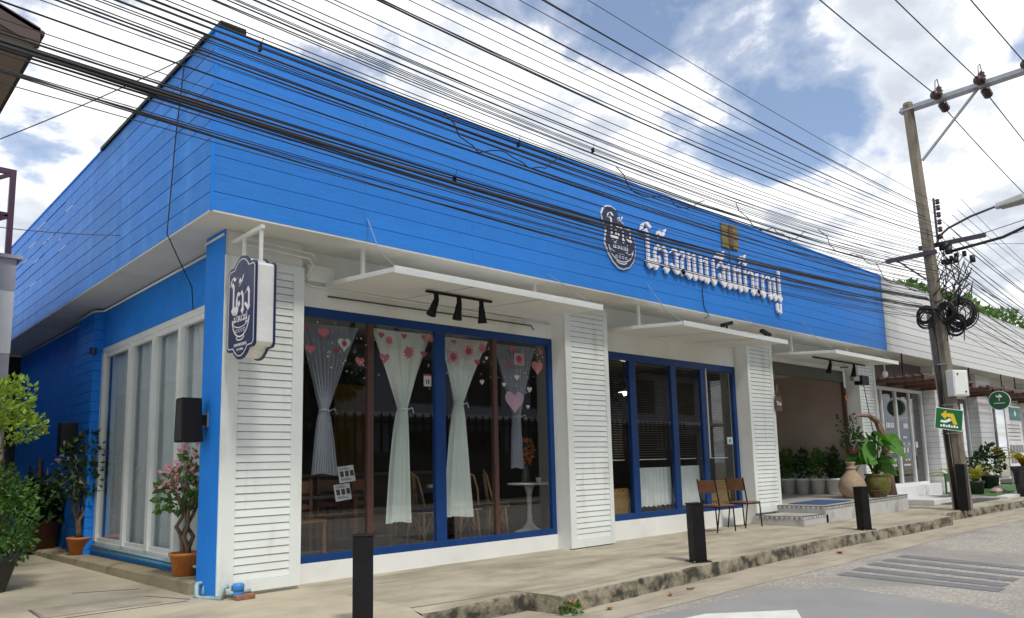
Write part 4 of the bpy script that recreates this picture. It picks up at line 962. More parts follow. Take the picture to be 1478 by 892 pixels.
for i in range(7): MB().box(14.6+i*.6,14.603+i*.6,6.8275,6.829,.02,.25).build('tile_joint', pale_gap, steps)
tag(MB().hexa([(14.75,6.98,.330),(16.0,6.98,.342),(16.0,7.75,.342),(14.75,7.75,.330),(14.75,6.98,.338),(16.0,6.98,.350),(16.0,7.75,.350),(14.75,7.75,.338)]).build('door_mat', blue_mat, None, bevel=.003), 'blue door mat on the tiled entrance platform', 'mat')
# hanging sign on column and wind chime
hs = empty('small_sign', (14.72,7.80,2.42), 'small dark wooden sign hung on the shutter column at the entrance', 'sign')
MB().box(-.13,.13,-.02,.0,-.20,.10).build('board', brown_wood, hs, bevel=.004); MB().tube([(-.1,-.01,.10),(0,-.005,.36),(.1,-.01,.10)],.004,5).build('string', galv, hs)
latin('Thai', .12, letter_white, hs, 'lettering', (0,-.021,-.08), (R(90),0,0))
ch = empty('wind_chime', (16.55,7.15,3.30), 'white tubed wind chime with an orange ring under the entrance awning', 'wind chime')
for i, (x, l) in enumerate([(-.06,.42),(.02,.45),(.07,.38)]): MB().tube([(x,.02*i,-.12),(x,.02*i,-.12-l)],.018,8).build('chime_tube', white_metal, ch)
MB().lathe([(0,-.12),(.09,-.12),(.09,-.10),(0,-.09)],(0,0,0),14).build('top_disc', brown_wood, ch); MB().tube([(0,0,0),(0,0,-.72)],.004,5).build('string', galv, ch)
MB().tube([(.055*math.cos(a*math.pi/6),0,-.78+.055*math.sin(a*math.pi/6)) for a in range(13)],.016,6).build('ring', mat('orange_ring',(0.5,0.2,0.1),0.5), ch, True)
ac = empty('hanging_cable_lamp', (18.55,7.62,2.95), 'black box lamp with a long hanging cable and plug beside the entrance jamb', 'lamp')
MB().box(-.2,.2,-.1,.1,0,.22).build('housing', black_metal, ac, bevel=.01); MB().box(-.55,-.21,-.05,.05,.08,.2).build('reflector', galv, ac)
MB().tube([(.1,0,0),(.2,-.02,-.6),(.3,-.05,-1.15)],.010,6).build('cable', black_metal, ac, True); MB().lathe([(0,-.14),(.05,-.12),(.06,0),(.03,.06),(0,.06)],(.3,-.05,-1.18),10).build('plug', black_metal, ac, True)

# ------------------------------------------------------------------ plants
def potted(name, loc, label, cat, pot, group=None): return empty(name, loc, label, cat, group)
# white pots along the taupe wall
for i in range(5):
    y = 10.0-i*.40; t = empty('potted_plant', (18.36,y,.355), 'white pot of upright green leaves in the row along the taupe porch wall', 'plant', 'white pots in the entrance porch')
    MB().lathe(pot_profile(.145,.185,.38),(0,0,0),18).build('pot', white_pot, t, True)
    leaf_mass(MB(), [(0,0,.62,.17,.17,.24),(random.uniform(-.05,.05),0,.88,.13,.13,.2)], 170, .13, 20+i, up=.9).build('foliage', leaf_mid if i % 2 else leaf_dark, t)
    s = MB(); [s.tube([(0,0,.3),(random.uniform(-.1,.1),random.uniform(-.1,.1),.92)],.007,5) for _ in range(5)]; s.build('stem', leaf_mid, t)
tag(MB().box(18.70,18.76,8.75,10.5,.36,1.16).box(18.695,18.765,8.73,10.52,1.161,1.19,1).build('low_screen', [white_metal, brown_wood]), 'low white screen panel behind the row of white pots', 'screen')
t = empty('potted_plant', (18.55,8.38,.355), 'dark leafy plant in a black pot at the end of the white pots', 'plant'); MB().lathe(pot_profile(.11,.15,.26),(0,0,0),16).build('pot', black_pot, t, True); leaf_mass(MB(), [(0,0,.5,.22,.22,.28)], 200, .13, 31).build('foliage', leaf_dark, t)
# clay jar, olive pot with elephant ears, driftwood arch
t = empty('clay_jar', (16.85,7.32,.345), 'large pale clay jar with a narrow neck on the entrance platform', 'jar')
MB().lathe([(0,0),(.17,0),(.27,.14),(.29,.28),(.24,.42),(.14,.54),(.085,.62),(.08,.74),(.11,.78),(.09,.79),(.06,.72),(0,.6)],(0,0,0),24).build('jar_body', clay, t, True)
MB().lathe([(.082,.62),(.105,.63),(.105,.67),(.08,.68)],(0,0,0),20).build('neck_band', clay, t, True)
t = empty('elephant_ear_plant', (17.42,7.0,.348), 'olive glazed pot holding big green elephant ear leaves on the platform edge', 'plant')
MB().lathe([(0,0),(.16,0),(.24,.14),(.275,.28),(.26,.40),(.23,.46),(.26,.48),(.26,.51),(.22,.51),(.2,.44),(0,.42)],(0,0,0),24).build('pot', olive_glaze, t, True)
MB().lathe([(0,.43),(.2,.43)],(0,0,0),16).build('soil', soil, t)
def big_leaf(parent, base, tip_dir, L_, W_, droop, m, face=Vector((-.6,-.7,.35))):
    base = Vector(base); d = Vector(tip_dir).normalized(); sd = d.cross(face).normalized(); nn = sd.cross(d).normalized()
    rows = [(-.28,.42),(-.12,.72),(0,.92),(.15,1.0),(.35,.92),(.55,.72),(.75,.45),(.9,.2),(1,.0)]
    mb = MB()
    for k, (a, w) in enumerate(rows):
        c = base + d*a*L_ - Vector((0,0,1))*droop*max(0,a)**2*L_
        for j, s in enumerate((-1,-.55,0,.55,1)):
            notch = -.12*L_*(1-abs(s)) if a < -.1 else 0
            mb.v.append(tuple(c + sd*s*w*W_ + nn*(.10*W_*(1-abs(s))*-1 + .05*W_*math.sin(k*1.7)*abs(s)) - d*notch))
    for k in range(len(rows)-1):
        for j in range(4): a = k*5+j; mb.f.append((a,a+1,a+6,a+5)); mb.m.append(0)
    return mb.build('leaf', m, parent, True)
rdl = random.Random(52)
for k in range(19):
    a = k*2.399; rr = rdl.uniform(.12,.42); hz = rdl.uniform(.72,1.38)
    b = (rr*math.cos(a), rr*math.sin(a), hz); L_ = rdl.uniform(.30,.44)
    d = (math.cos(a)*.8+rdl.uniform(-.2,.2), math.sin(a)*.8-.15, rdl.uniform(-.75,.15))
    fc = Vector((rdl.uniform(-1,.3), rdl.uniform(-1,-.1), rdl.uniform(.2,.9)))
    big_leaf(t, b, d, L_, L_*.46, .35, leaf_big, fc)
    MB().tube([(random.uniform(-.05,.05),random.uniform(-.05,.05),.42),(b[0]*.5,b[1]*.5,.42+(b[2]-.42)*.65),b],[.018,.014,.009],6).build('leaf_stalk', leaf_mid, t, True)
t = empty('driftwood_arch', (18.12,7.02,.355), 'curved driftwood branch arching over the big potted plants', 'driftwood')
MB().tube([(.08,0,0),(.05,.02,.5),(-.02,.0,1.0),(-.10,.02,1.4),(-.26,.05,1.68),(-.55,.1,1.80),(-.95,.15,1.80),(-1.3,.2,1.74)],[.12,.10,.09,.085,.07,.05,.035,.02],9).build('branch', driftwood, t, True)
MB().tube([(-.08,.02,1.3),(-.3,.0,1.45),(-.36,-.02,1.62)],[.06,.05,.02],7).build('side_branch', driftwood, t, True)
t = empty('hanging_plant', (16.95,7.3,.35), 'small pink flowered plant in a brown pot hung above the clay jar', 'plant')
MB().lathe([(0,.95),(.1,.95),(.13,1.12),(0,1.1)],(0,0,0),14).build('pot', dark_terra, t, True); leaf_mass(MB(), [(0,0,1.28,.26,.22,.2),(.2,0,1.55,.1,.1,.3),(-.3,.1,1.6,.06,.06,.2)], 300, .09, 44).build('foliage', leaf_dark, t); leaf_mass(MB(), [(.05,-.08,1.38,.24,.15,.15)], 40, .05, 45).build('flowers', st_white, t)['kind'] = 'stuff'; MB().tube([(0,0,1.1),(0,.03,2.08)],.005,5).build('hanging_cord', galv, t)
t = empty('small_pot', (17.75,6.93-.0,.35), 'x', 'pot'); t['label'] = 'small terracotta pot before the olive glazed pot'; t.location = (17.12,6.93,.345); MB().lathe(pot_profile(.06,.085,.16),(0,0,0),14).build('pot_body', dark_terra, t, True); MB().lathe([(0,.145),(.078,.145)],(0,0,0),14).build('soil', soil, t)

# side plants
def small_tree_pot(loc, label, flower, H, seed, fol, nl):
    t = empty('potted_shrub', loc, label, 'plant'); rd = random.Random(seed)
    MB().lathe(pot_profile(.12,.165,.26),(0,0,0),18,0,.012).build('pot', terracotta, t, True); MB().lathe([(0,.235),(.15,.235)],(0,0,0),14).build('soil', soil, t)
    tr = MB()
    for k in range(4):
        a = k*1.6; branch(tr, (.03*math.cos(a),.03*math.sin(a),.2),(.10*math.cos(a),.10*math.sin(a),H*.66),.032,.014,seed+k,.05)
    for k in range(5):
        a = k*1.3; branch(tr, (.06*math.cos(a),.06*math.sin(a),H*.55),(.2*math.cos(a),.2*math.sin(a),H*.84),.014,.006,seed+9+k,.03)
    tr.build('trunk', bark, t, True)
    leaf_mass(MB(), fol, nl, .10, seed, up=.1).build('foliage', leaf_mid if flower else leaf_dark, t)
    return t
t = small_tree_pot((3.26,8.98,.125), 'flowering shrub with pink blooms in an orange pot beside the corner column', True, 1.35, 3, [(-.1,-.02,.92,.24,.24,.18),(.06,.0,1.08,.2,.2,.22),(.1,.05,1.22,.14,.14,.16),(-.2,0,.82,.12,.12,.12)], 250)
leaf_mass(MB(), [(-.12,-.08,1.12,.17,.15,.12),(.06,-.02,1.34,.14,.12,.12),(-.22,-.05,1.02,.1,.1,.08)], 120, .07, 8).build('flowers', petal_pink, t)['kind'] = 'stuff'
t = small_tree_pot((3.20,13.1,.095), 'dark leafed shrub with dusty flowers in an orange pot by the boarded pilaster', False, 1.75, 5, [(0,0,1.15,.36,.36,.30),(.05,0,1.5,.32,.32,.32),(-.15,0,.95,.25,.25,.16),(.12,0,1.72,.22,.22,.15)], 560)
leaf_mass(MB(), [(.05,-.1,1.62,.3,.25,.22),(-.2,0,1.4,.2,.2,.2)], 45, .06, 9).build('flowers', petal_dust, t)['kind'] = 'stuff'
t = empty('potted_shrub', (3.08,15.0,.05), 'low drooping shrub in a dark brown pot against the blue side wall', 'plant'); MB().lathe(pot_profile(.22,.30,.5),(0,0,0),18).build('pot', dark_terra, t, True); leaf_mass(MB(), [(0,0,.75,.38,.38,.26),(.0,0,1.0,.22,.22,.24)], 320, .2, 12, up=-.3).build('foliage', leaf_dark, t); s = MB(); branch(s,(0,0,.4),(.05,0,1.35),.025,.01,4); branch(s,(.05,0,.4),(.25,-.1,1.2),.02,.008,5); s.build('stem', bark, t)
t = empty('wall_orchid', (3.33,16.5,1.25), 'small dark orchid hung on the blue side wall', 'plant'); MB().box(-.05,0,-.06,.06,-.1,.35).build('bark_mount', bark, t, bevel=.01); leaf_mass(MB(), [(-.08,0,-.05,.08,.16,.22)], 45, .13, 14, up=-.8).build('foliage', leaf_dark, t)
mb = MB(); leaf_mass(mb, [(3.06+.0*i,15.4+i*.35,.1,.2,.3,.08) for i in range(8)], 320, .07, 16); tag(mb.build('ground_cover', leaf_mid), 'low green ground cover along the foot of the blue side wall', 'plants', None, 'stuff')
# bush on the left in a black pot
t = empty('potted_bush', (1.60,10.5,0), 'tall yellow green bush in a black pot before the grey neighbouring wall', 'bush')
MB().lathe(pot_profile(.24,.36,.42),(0,0,0),22).build('pot', black_pot, t, True); MB().lathe([(0,.37),(.33,.37)],(0,0,0),18).build('soil', soil, t)
s = MB()
for k in range(7): branch(s,(random.uniform(-.1,.1),random.uniform(-.1,.1),.35),(random.uniform(-.35,.35),random.uniform(-.3,.3),random.uniform(1.3,2.2)),.022,.008,60+k,.08)
s.build('trunk', bark, t, True)
leaf_mass(MB(), [(.1,0,.75,.42,.4,.35),(-.1,0,1.15,.45,.4,.35),(.15,-.05,.5,.34,.34,.22),(-.25,0,1.5,.35,.35,.25),(.2,0,1.05,.3,.3,.25)], 2600, .068, 17).build('foliage', leaf_mid, t)
leaf_mass(MB(), [(-.05,-.1,2.1,.42,.4,.26),(.15,-.1,1.85,.36,.36,.22),(-.3,0,1.95,.4,.35,.3),(.22,-.05,2.25,.2,.2,.18)], 2100, .068, 18, up=.6).build('crown', leaf_yellow_lit, t)  # light on the crown painted in as a brighter yellow-green leaf colour

# ------------------------------------------------------------------ neighbour on the left
nb = empty('neighbour_house', (0,0,0), 'grey and white banded neighbouring wall on the far side of the yard', 'building')
MB().box(-9,1.98,12,19,0,2.9).build('lower_wall', neighbour_grey, nb); MB().box(-9,1.985,11.99,19,2.9,3.75).build('white_band', neighbour_white, nb); MB().box(-9,1.99,11.985,19,3.75,4.19).build('upper_wall', neighbour_grey, nb)
MB().box(-9,2.05,11.93,19,4.19,4.24).build('coping', neighbour_grey, nb)
fr = empty('steel_frame', (1.9,12.1,4.24), 'purple painted steel frame standing on the grey neighbouring wall', 'frame')
MB().box(-.035,.035,-.035,.035,0,1.2).build('post', purple_steel, fr); MB().box(-.99,-.92,-.035,.035,0,1.2).build('post', purple_steel, fr); MB().box(-1.4,.035,-.03,.03,1.16,1.23).build('top_rail', purple_steel, fr); MB().box(-1.4,-.036,-.025,.025,.55,.61).build('middle_rail', purple_steel, fr); MB().beam((-.95,0,.6),(-.03,0,1.16),.05,.05).build('brace', purple_steel, fr); MB().beam((-.95,0,.05),(-.03,0,.56),.05,.05).build('brace', purple_steel, fr)
ev = empty('neighbour_roof', (0,0,0), 'brown overhanging roof corner of the neighbouring house seen from below', 'roof')
MB().hexa([(1.52,9.0,5.80),(-2.5,9.0,7.19),(-2.5,12.5,7.19),(1.52,12.5,5.80),(1.52,9.0,5.92),(-2.5,9.0,7.31),(-2.5,12.5,7.31),(1.52,12.5,5.92)]).build('soffit_board', eave_brown, ev); MB().hexa([(1.56,8.95,5.78),(-2.5,8.95,7.18),(-2.5,8.998,7.18),(1.56,8.998,5.78),(1.56,8.95,6.0),(-2.5,8.95,7.40),(-2.5,8.998,7.40),(1.56,8.998,6.0)]).build('barge_board', eave_dark, ev); MB().hexa([(1.60,8.95,5.925),(-2.5,8.95,7.37),(-2.5,12.6,7.37),(1.60,12.6,5.925),(1.60,8.95,5.97),(-2.5,8.95,7.41),(-2.5,12.6,7.41),(1.60,12.6,5.97)]).build('tiles', eave_dark, ev)
MB().box(-2.5,-1.0,11.985,12.5,4.24,6.6).build('gable_wall', neighbour_grey, ev)

rw = empty('rear_shed', (0,0,0), 'dark shed wall closing the yard behind the bush', 'shed'); MB().box(-9,3.6,19.3,21,0,3.9).build('wall', mat('shed_dark',(0.035,0.033,0.03),0.9), rw); MB().box(-9,3.8,19.1,21.2,3.9,4.0).build('roof', eave_dark, rw)
# ------------------------------------------------------------------ white shop row to the right
shop = empty('white_shop_row', (0,0,0), 'white boarded shop row continuing beyond the blue cafe', 'building')
def white_fascia():
    X0, X1 = XR+0.004, 62.0
    back = MB().box(X0, X1, YF+.03, YF+.16, ZS+.01, ZT-.03).build('fascia', pale_gap, shop)
    rows = 10; p = (ZT-ZS)/rows; me = MB().box(0, 6.06, 0, .026, .008, p-.008).mesh('board', grey_board)
    for r in range(rows):
        for k in range(7): link('board', me, back, (X0+k*6.063, YF+.0006*(r % 3), ZS+r*p))
    MB().box(X0, X1, YF-.01, YF+.2, ZT-.004, ZT+.03).build('parapet_cap', neighbour_white, shop)
    MB().box(X0, X1, YF+.02, YW+.1, ZS, ZS+.05).build('soffit', white_soffit, shop)
white_fascia()
def sided(nm, x0, x1, z0, z1, y=YW, d=.16):
    b = MB().box(x0,x1,y+.02,y+d,z0,z1).build(nm, pale_gap, shop); n = int((z1-z0)/.155); p = (z1-z0)/n
    me = MB().box(0,x1-x0,0,.02,.004,p-.006).mesh('siding_board', lav_white)
    for k in range(n): link('siding_board', me, b, (x0,y,z0+k*p))
    ms = MB().box(0,.02,.02,d-.02,.004,p-.006).mesh('siding_board', lav_white)
    for k in range(n): link('siding_board', ms, b, (x0-.004,y,z0+k*p))
sided('wall', 19.95, 20.55, .3, 3.8, YW); 
MB().box(20.55,24.0,YW,YW+.16,3.12,ZS).build('lintel', mat('lintel_taupe',(0.16,0.13,0.14),0.7), shop)
sided('column', 24.15, 25.25, 0, ZS, YC, .45); sided('column', 28.1, 29.6, 0, ZS, YC, .45); sided('column', 34.0, 35.2, 0, ZS, YC, .45); sided('column', 41.0, 42.2, 0, ZS, YC, .45)
MB().box(25.25,28.1,YW,YW+.16,3.15,ZS).box(29.6,34,YW,YW+.16,3.15,ZS).box(35.2,62,YW,YW+.16,0,ZS).build('upper_wall', lav_white, shop)
def shop_door(x0, x1, z0, z1, ms, fm, gm, backing):
    o = MB().box(x0,x1,YW+.01,YW+.09,z1-.09,z1).box(x0,x1,YW+.01,YW+.09,z0,z0+.07).box(x0,x0+.03,YW+.012,YW+.088,z0+.07,z1-.09).box(x1-.03,x1,YW+.012,YW+.088,z0+.07,z1-.09).build('glass_door', fm, shop)
    xs = [x0+.075]+ms+[x1-.075]
    for x in xs: MB().box(x-.045,x+.045,YW+.004,YW+.085,z0+.07,z1-.09).build('stile', fm, o)
    for a, b in zip(xs, xs[1:]): MB().box(a+.043,b-.043,YW+.04,YW+.044,z0+.07,z1-.09).build('pane', gm, o)
    return o
shop_door(20.58, 23.95, .42, 3.10, [20.95,21.95,22.95], white_metal, dark_glass, None)
shop_door(25.3, 28.05, .3, 3.1, [26.6], white_metal, dark_glass, None)
shop_door(29.65, 33.95, .3, 3.1, [31.0,32.4], white_metal, dark_glass, None)
MB().box(19.95,36,YW+2.6,YW+2.7,0,3.4).build('interior_wall', mat('shop_interior',(0.045,0.055,0.05),0.7), shop); MB().box(19.95,36,YW+.17,YW+2.6,.2,.28).build('interior_floor', int_floor, shop); MB().box(19.95,36,YW+.17,YW+2.6,3.35,3.4).build('interior_ceiling', int_ceil, shop)
MB().box(29.75,30.9,YW+.10,YW+.13,.4,3.0).build('green_panel', green_film, shop)
MB().box(20.4,24.1,YW-.25,YW+.01,.0,.42).build('sill_plinth', lav_white, shop, bevel=.006)
def door_print():
    t = empty('window_print', (20.95,YW+.036,0), 'white printed notices on the glass doors of the white shop', 'lettering'); mb = MB(); rd = random.Random(4)
    for cx in (.5,1.5):
        for z, h, w in [(2.06,.14,.55),(1.74,.05,.28),(1.56,.045,.6),(1.38,.13,.36),(1.12,.05,.5),(0.98,.05,.5)]:
            n = max(2, int(w/.11))
            for k in range(n):
                if rd.random() < .85: mb.box(cx-w/2+k*w/n, cx-w/2+(k+.72)*w/n, 0, .002, z-h/2, z+h/2)
    mb.build('printing', letter_white, t)['kind'] = 'stuff'; MB().box(2.22,2.40,0,.003,1.45,1.62).build('notice', paper, t)
door_print()
def pergola(x0, x1, z, label, n=7):
    t = empty('timber_awning', (x0,6.75,z), label, 'awning')
    for i in range(n):
        y = i*1.25/(n-1); MB().box(0,x1-x0,y-.03,y+.03,0,.05).build('slat', brown_wood, t)
    for k in range(4):
        x = .15+(x1-x0-.3)*k/3; MB().box(x-.035,x+.035,-.03,1.34,-.10,-.002).build('rafter', brown_wood, t)
    for x in (.4,x1-x0-.4): MB().box(x-.015,x+.015,.55,.58,.05,ZS-z).build('hanger', black_metal, t)
pergola(20.0,24.0,3.20,'dark brown slatted timber awning over the white shop glass doors'); pergola(25.3,29.4,3.18,'dark brown slatted timber awning above the round green sign'); pergola(30.2,36,3.2,'dark brown slatted timber awning at the far end of the shop row')
rs = empty('round_sign', (26.0,6.66,2.79), 'round dark green hanging sign with a pale tree emblem', 'sign', None, R(8))
disc = [(.29*math.cos(a*math.pi/16), .29*math.sin(a*math.pi/16)) for a in range(32)]
FX = lambda x: ((x,0,0),(0,-1,0),(0,0,1),(-1,0,0))
MB().prism([(a*1.0,b) for a,b in disc], FX(.05), .08).build('disc_rim', white_metal, rs); MB().prism([(a*.93,b*.93) for a,b in disc], FX(-.029), .006).build('disc_face', disc_green, rs)
mb = MB(); rd = random.Random(8)
for k in range(22):
    a, r = rd.uniform(0,6.28), rd.uniform(0,.085); s = rd.uniform(.012,.024)
    mb.prism([(-.0+r*math.cos(a)+s*math.cos(q), .12+r*.8*math.sin(a)+s*math.sin(q)) for q in (0,1.3,2.5,3.8,5.0)], FX(-.0352-k*.0002), .001)
mb.prism([(-.010,-.01),(.010,-.01),(.006,.08),(-.006,.08)], FX(-.0352), .001); mb.build('tree_emblem', letter_white, rs)
mb = MB()
for k in range(8): mb.prism([(-.14+k*.035,-.09),(-.118+k*.035,-.09),(-.118+k*.035,-.065),(-.14+k*.035,-.065)], FX(-.0352), .001)
mb.build('lettering', letter_white, rs); MB().box(0,.02,-.16,-.14,.28,.45).box(0,.02,.14,.16,.28,.45).build('hanger', black_metal, rs)
ps = empty('shop_poster', (29.9,YC-.3,1.85), 'white information banner with a teal logo block and small photos', 'poster')
MB().box(0,1.9,0,.03,-1.15,1.0).build('panel', paper, ps); MB().box(.45,1.85,-.006,-.001,.5,.95).build('logo_block', teal_print, ps); MB().prism(burst(.13), ((1.15,-.0065,.75),(1,0,0),(0,0,1),(0,-1,0)), .002).build('logo', letter_white, ps)
mb = MB()
for k in range(5): mb.box(.12,1.5+.06*(k % 3),-.004,-.001,.32-k*.13,.35-k*.13)
for i in range(5):
    for j in range(2): mb.box(.12+i*.34,.40+i*.34,-.004,-.001,-.62-j*.36,-.36-j*.36)
mb.build('printing', mat('print_grey',(0.20,0.18,0.20),0.6,.4,6), ps); MB().box(.2,.24,.031,.07,-1.85,.9).box(1.6,1.64,.031,.07,-1.85,.9).build('stand', galv, ps)
# pavement things in front of the white shops
tag(MB().box(20.5,23.2,6.9,7.85,0,.13).build('entry_slab', neighbour_white, None, bevel=.01), 'pale concrete entry slab below the white shop glass doors', 'step')
tag(MB().box(20.9,23.8,6.35,6.88,0.003,.02).build('floor_mat', grey_mat, None), 'dark grey floor mat on the pavement before the white shop', 'mat')
rp = empty('carpeted_ramp', (24.0,6.25,0), 'low pale ramp covered with green artificial turf', 'ramp'); MB().hexa([(0,-.05,0),(5.0,-.05,0),(5.0,1.65,0),(0,1.65,0),(0,-.05,.05),(5.0,-.05,.16),(5.0,1.65,.2),(0,1.65,.1)]).build('slab', neighbour_white, rp); MB().hexa([(.05,.25,.064),(4.95,.25,.169),(4.95,1.62,.205),(.05,1.62,.105),(.05,.25,.08),(4.95,.25,.185),(4.95,1.62,.22),(.05,1.62,.12)]).build('turf', carpet, rp)
def bromeliad(loc, s, potm, label, ph=.4, pr=.22, red=False, n=16):
    t = empty('bromeliad_plant', loc, label, 'plant'); MB().lathe(pot_profile(pr*.75,pr,ph),(0,0,0),18).build('pot', potm, t, True); rd = random.Random(int(loc[0]*10))
    for k in range(n):
        a = k*2.4; e = rd.uniform(.5,1.1); L_ = s*rd.uniform(.8,1.15); c = Vector((math.cos(a),math.sin(a),0)); sd = Vector((-c.y,c.x,0)); mb = MB()
        for i in range(6):
            u = i/5; p = c*(L_*u*(.5+.5*u)*.9)+Vector((0,0,ph*.9+L_*math.sin(u*2.1)*e*.62)); w = s*.10*(1-.85*u**1.5)
            mb.v += [tuple(p-sd*w), tuple(p-Vector((0,0,.02*s))), tuple(p+sd*w)]
        for i in range(5):
            for j in range(2): q = i*3+j; mb.f.append((q,q+1,q+4,q+3)); mb.m.append(0)
        mb.build('leaf', brom_red if red and k % 3 == 0 else brom, t, True)
bromeliad((22.6,7.05,.02), .75, white_pot, 'yellow green bromeliad in a pale pot behind the utility pole', .42, .22); bromeliad((24.4,7.05,.02), .70, black_pot, 'yellow green bromeliad in a black pot at the near end of the turf ramp', .45, .2)
bromeliad((25.4,6.05,.0), .85, plum_pot, 'reddish yellow bromeliad in a tall dark plum planter at the ramp', .85, .34, True, 20)
t = empty('dark_shrub', (26.8,7.35,.16), 'dense dark green shrub in a black pot by the white column', 'plant'); MB().lathe(pot_profile(.2,.26,.4),(0,0,0),16).build('pot', black_pot, t, True); leaf_mass(MB(), [(0,0,.8,.45,.45,.4),(.1,0,1.1,.3,.3,.25)], 420, .14, 70).build('foliage', leaf_dark, t)
t = empty('dark_shrub', (25.9,7.75,.12), 'small dark shrub against the tinted shop glass', 'plant'); MB().lathe(pot_profile(.14,.2,.3),(0,0,0),16).build('pot', black_pot, t, True); leaf_mass(MB(), [(0,0,.65,.3,.3,.35)], 200, .13, 71).build('foliage', leaf_dark, t)
for k, (x, y) in enumerate([(24.9,6.72),(25.15,6.75),(25.4,6.8),(25.75,6.85)]): tag(MB().lathe([(0,-.02),(.11,-.01),(.15,.07),(.10,.14),(0,.16)],(x,y,.10+.006*k),9,0,.06).build('decor_stone', mat('pink_stone',(0.45,0.36,0.32),0.8,.2,9), None), 'rounded pinkish stone lying on the green turf ramp', 'stone', 'stones on the turf ramp')
b = empty('board_stand', (21.6,6.95,.13), 'low green framed notice board with a blue can leaning by the pole', 'notice board'); MB().box(0,1.0,0,.03,.08,.62).build('frame', disc_green, b); MB().box(.06,.94,-.006,-.001,.14,.40).build('panel', paper, b); MB().box(.55,.85,-.16,-.01,.08,.32).build('blue_can', pvc_bright, b, bevel=.02)

# ------------------------------------------------------------------ utility pole
PX, PY = 19.22, 6.02
up = empty('utility_pole', (PX,PY,0), 'tall concrete utility pole with cross arms and tangled cables at the kerb', 'utility pole')
mb = MB(); secs = []
for z, w in ((-.1,.125),(3,.122),(6,.118),(9.75,.105)):
    c = w*.55; ly = -.21+.039*z
    secs.append([(w,ly-c,z),(w,ly+c,z),(c,ly+w,z),(-c,ly+w,z),(-w,ly+c,z),(-w,ly-c,z),(-c,ly-w,z),(c,ly-w,z)])
for s in secs: mb.v += s
for i in range(3):
    for j in range(8): mb.f.append((i*8+j,i*8+(j+1)%8,(i+1)*8+(j+1)%8,(i+1)*8+j)); mb.m.append(0)
mb.f.append(tuple(24+j for j in range(8))); mb.m.append(0)
mb.build('pole', pole_conc, up)
MB().box(-.115,.115,-3.35,.36,9.62,9.66).box(-.02,.02,-3.35,.36,9.66,9.76).build('top_crossarm', galv, up); MB().beam((0.03,-.02,8.3),(0.03,-1.35,9.62),.05,.05).build('arm_brace', galv, up)
MB().lathe([(0,9.75),(.12,9.75),(.11,9.83),(0,9.86)],(0,.17,0),12).build('pole_cap', pole_conc, up)
MB().box(-.25,-.17,-.2,.95,5.90,6.0).build('crossarm', steel_dark, up); MB().box(.13,.20,-1.15,.30,6.15,6.25).build('crossarm', steel_dark, up); MB().beam((-.2,.70,5.93),(-.16,.10,5.35),.04,.04).build('arm_brace', steel_dark, up)
for i, z in enumerate((6.35,6.52,6.70,6.88,7.05,7.20)):
    o = MB().lathe([(0,-.06),(.035,-.06),(.055,-.035),(.035,0),(.055,.035),(.035,.06),(0,.06)],(.02,-.26,z),10); o.build('spool_insulator', porcelain, up, True)
MB().box(-.02,.05,-.20,-.165,6.2,7.3).build('insulator_rack', steel_dark, up)
def pin(y, z, side):
    q = MB().lathe([(0,0),(.055,0),(.085,.03),(.05,.07),(.09,.10),(.05,.15),(.07,.18),(.03,.24),(0,.25)],(0,y,z),14); q.build('pin_insulator', porcelain, up, True)
def strain(y, z, dx):
    q = MB()
    for k in range(3): q.tube([(dx*(.12+.10*k),y,z-.05*k*.5),(dx*(.16+.10*k),y,z-.05*k*.5-.01),(dx*(.20+.10*k),y,z-.05*k*.5-.02)],[.05,.105,.045],12)
    q.build('strain_insulator', porcelain, up, True)
for y in (-.55,-1.47,-2.4):
    pin(y, 9.76, 0); strain(y, 9.72, -1); strain(y, 9.60, 1)
    MB().tube([(-.3,y,9.74),(-.22,y,10.05),(-.05,y,10.16),(.02,y,10.02)],.010,6).build('jumper_wire', rubber, up, True)
tag(MB().hexa([(PX-.08,PY-.05,0),(PX+.0,PY-.05,0),(PX+.0,PY+.05,0),(PX-.08,PY+.05,0),(PX-.08,PY+.13,4.6),(PX-.02,PY+.13,4.6),(PX-.02,PY+.20,4.6),(PX-.08,PY+.20,4.6)]).build('support_post', pole_pale, None), 'pale slender post strapped beside the utility pole', 'post')
for z in (1.7,2.35,3.3): MB().box(-.145,-.130,-.34+.039*z,.06+.03*z,z,z+.03).build('strap', galv, up)
tag(MB().box(PX-.42,PX-.24,PY-.38,PY-.19,0,1.02).build('pole_guard', black_paint, None, bevel=.008), 'tall black square guard post standing at the foot of the utility pole', 'bollard')
for k in range(3):
    a = Vector((PX-.11-.02*k, PY-.08+.025*k, 0.0)); tag(MB().tube([a, a+Vector((.0,.05,1.2)), a+Vector((.0,.10,2.6)), a+Vector((.0,.15,4.4))],.018,6).build('gap_fill_cable', rubber, None, True), 'black cable added to darken the gap beside the utility pole', 'cable', 'cables added in the dark gap')  # black strands added to make the dark gap between pole and post
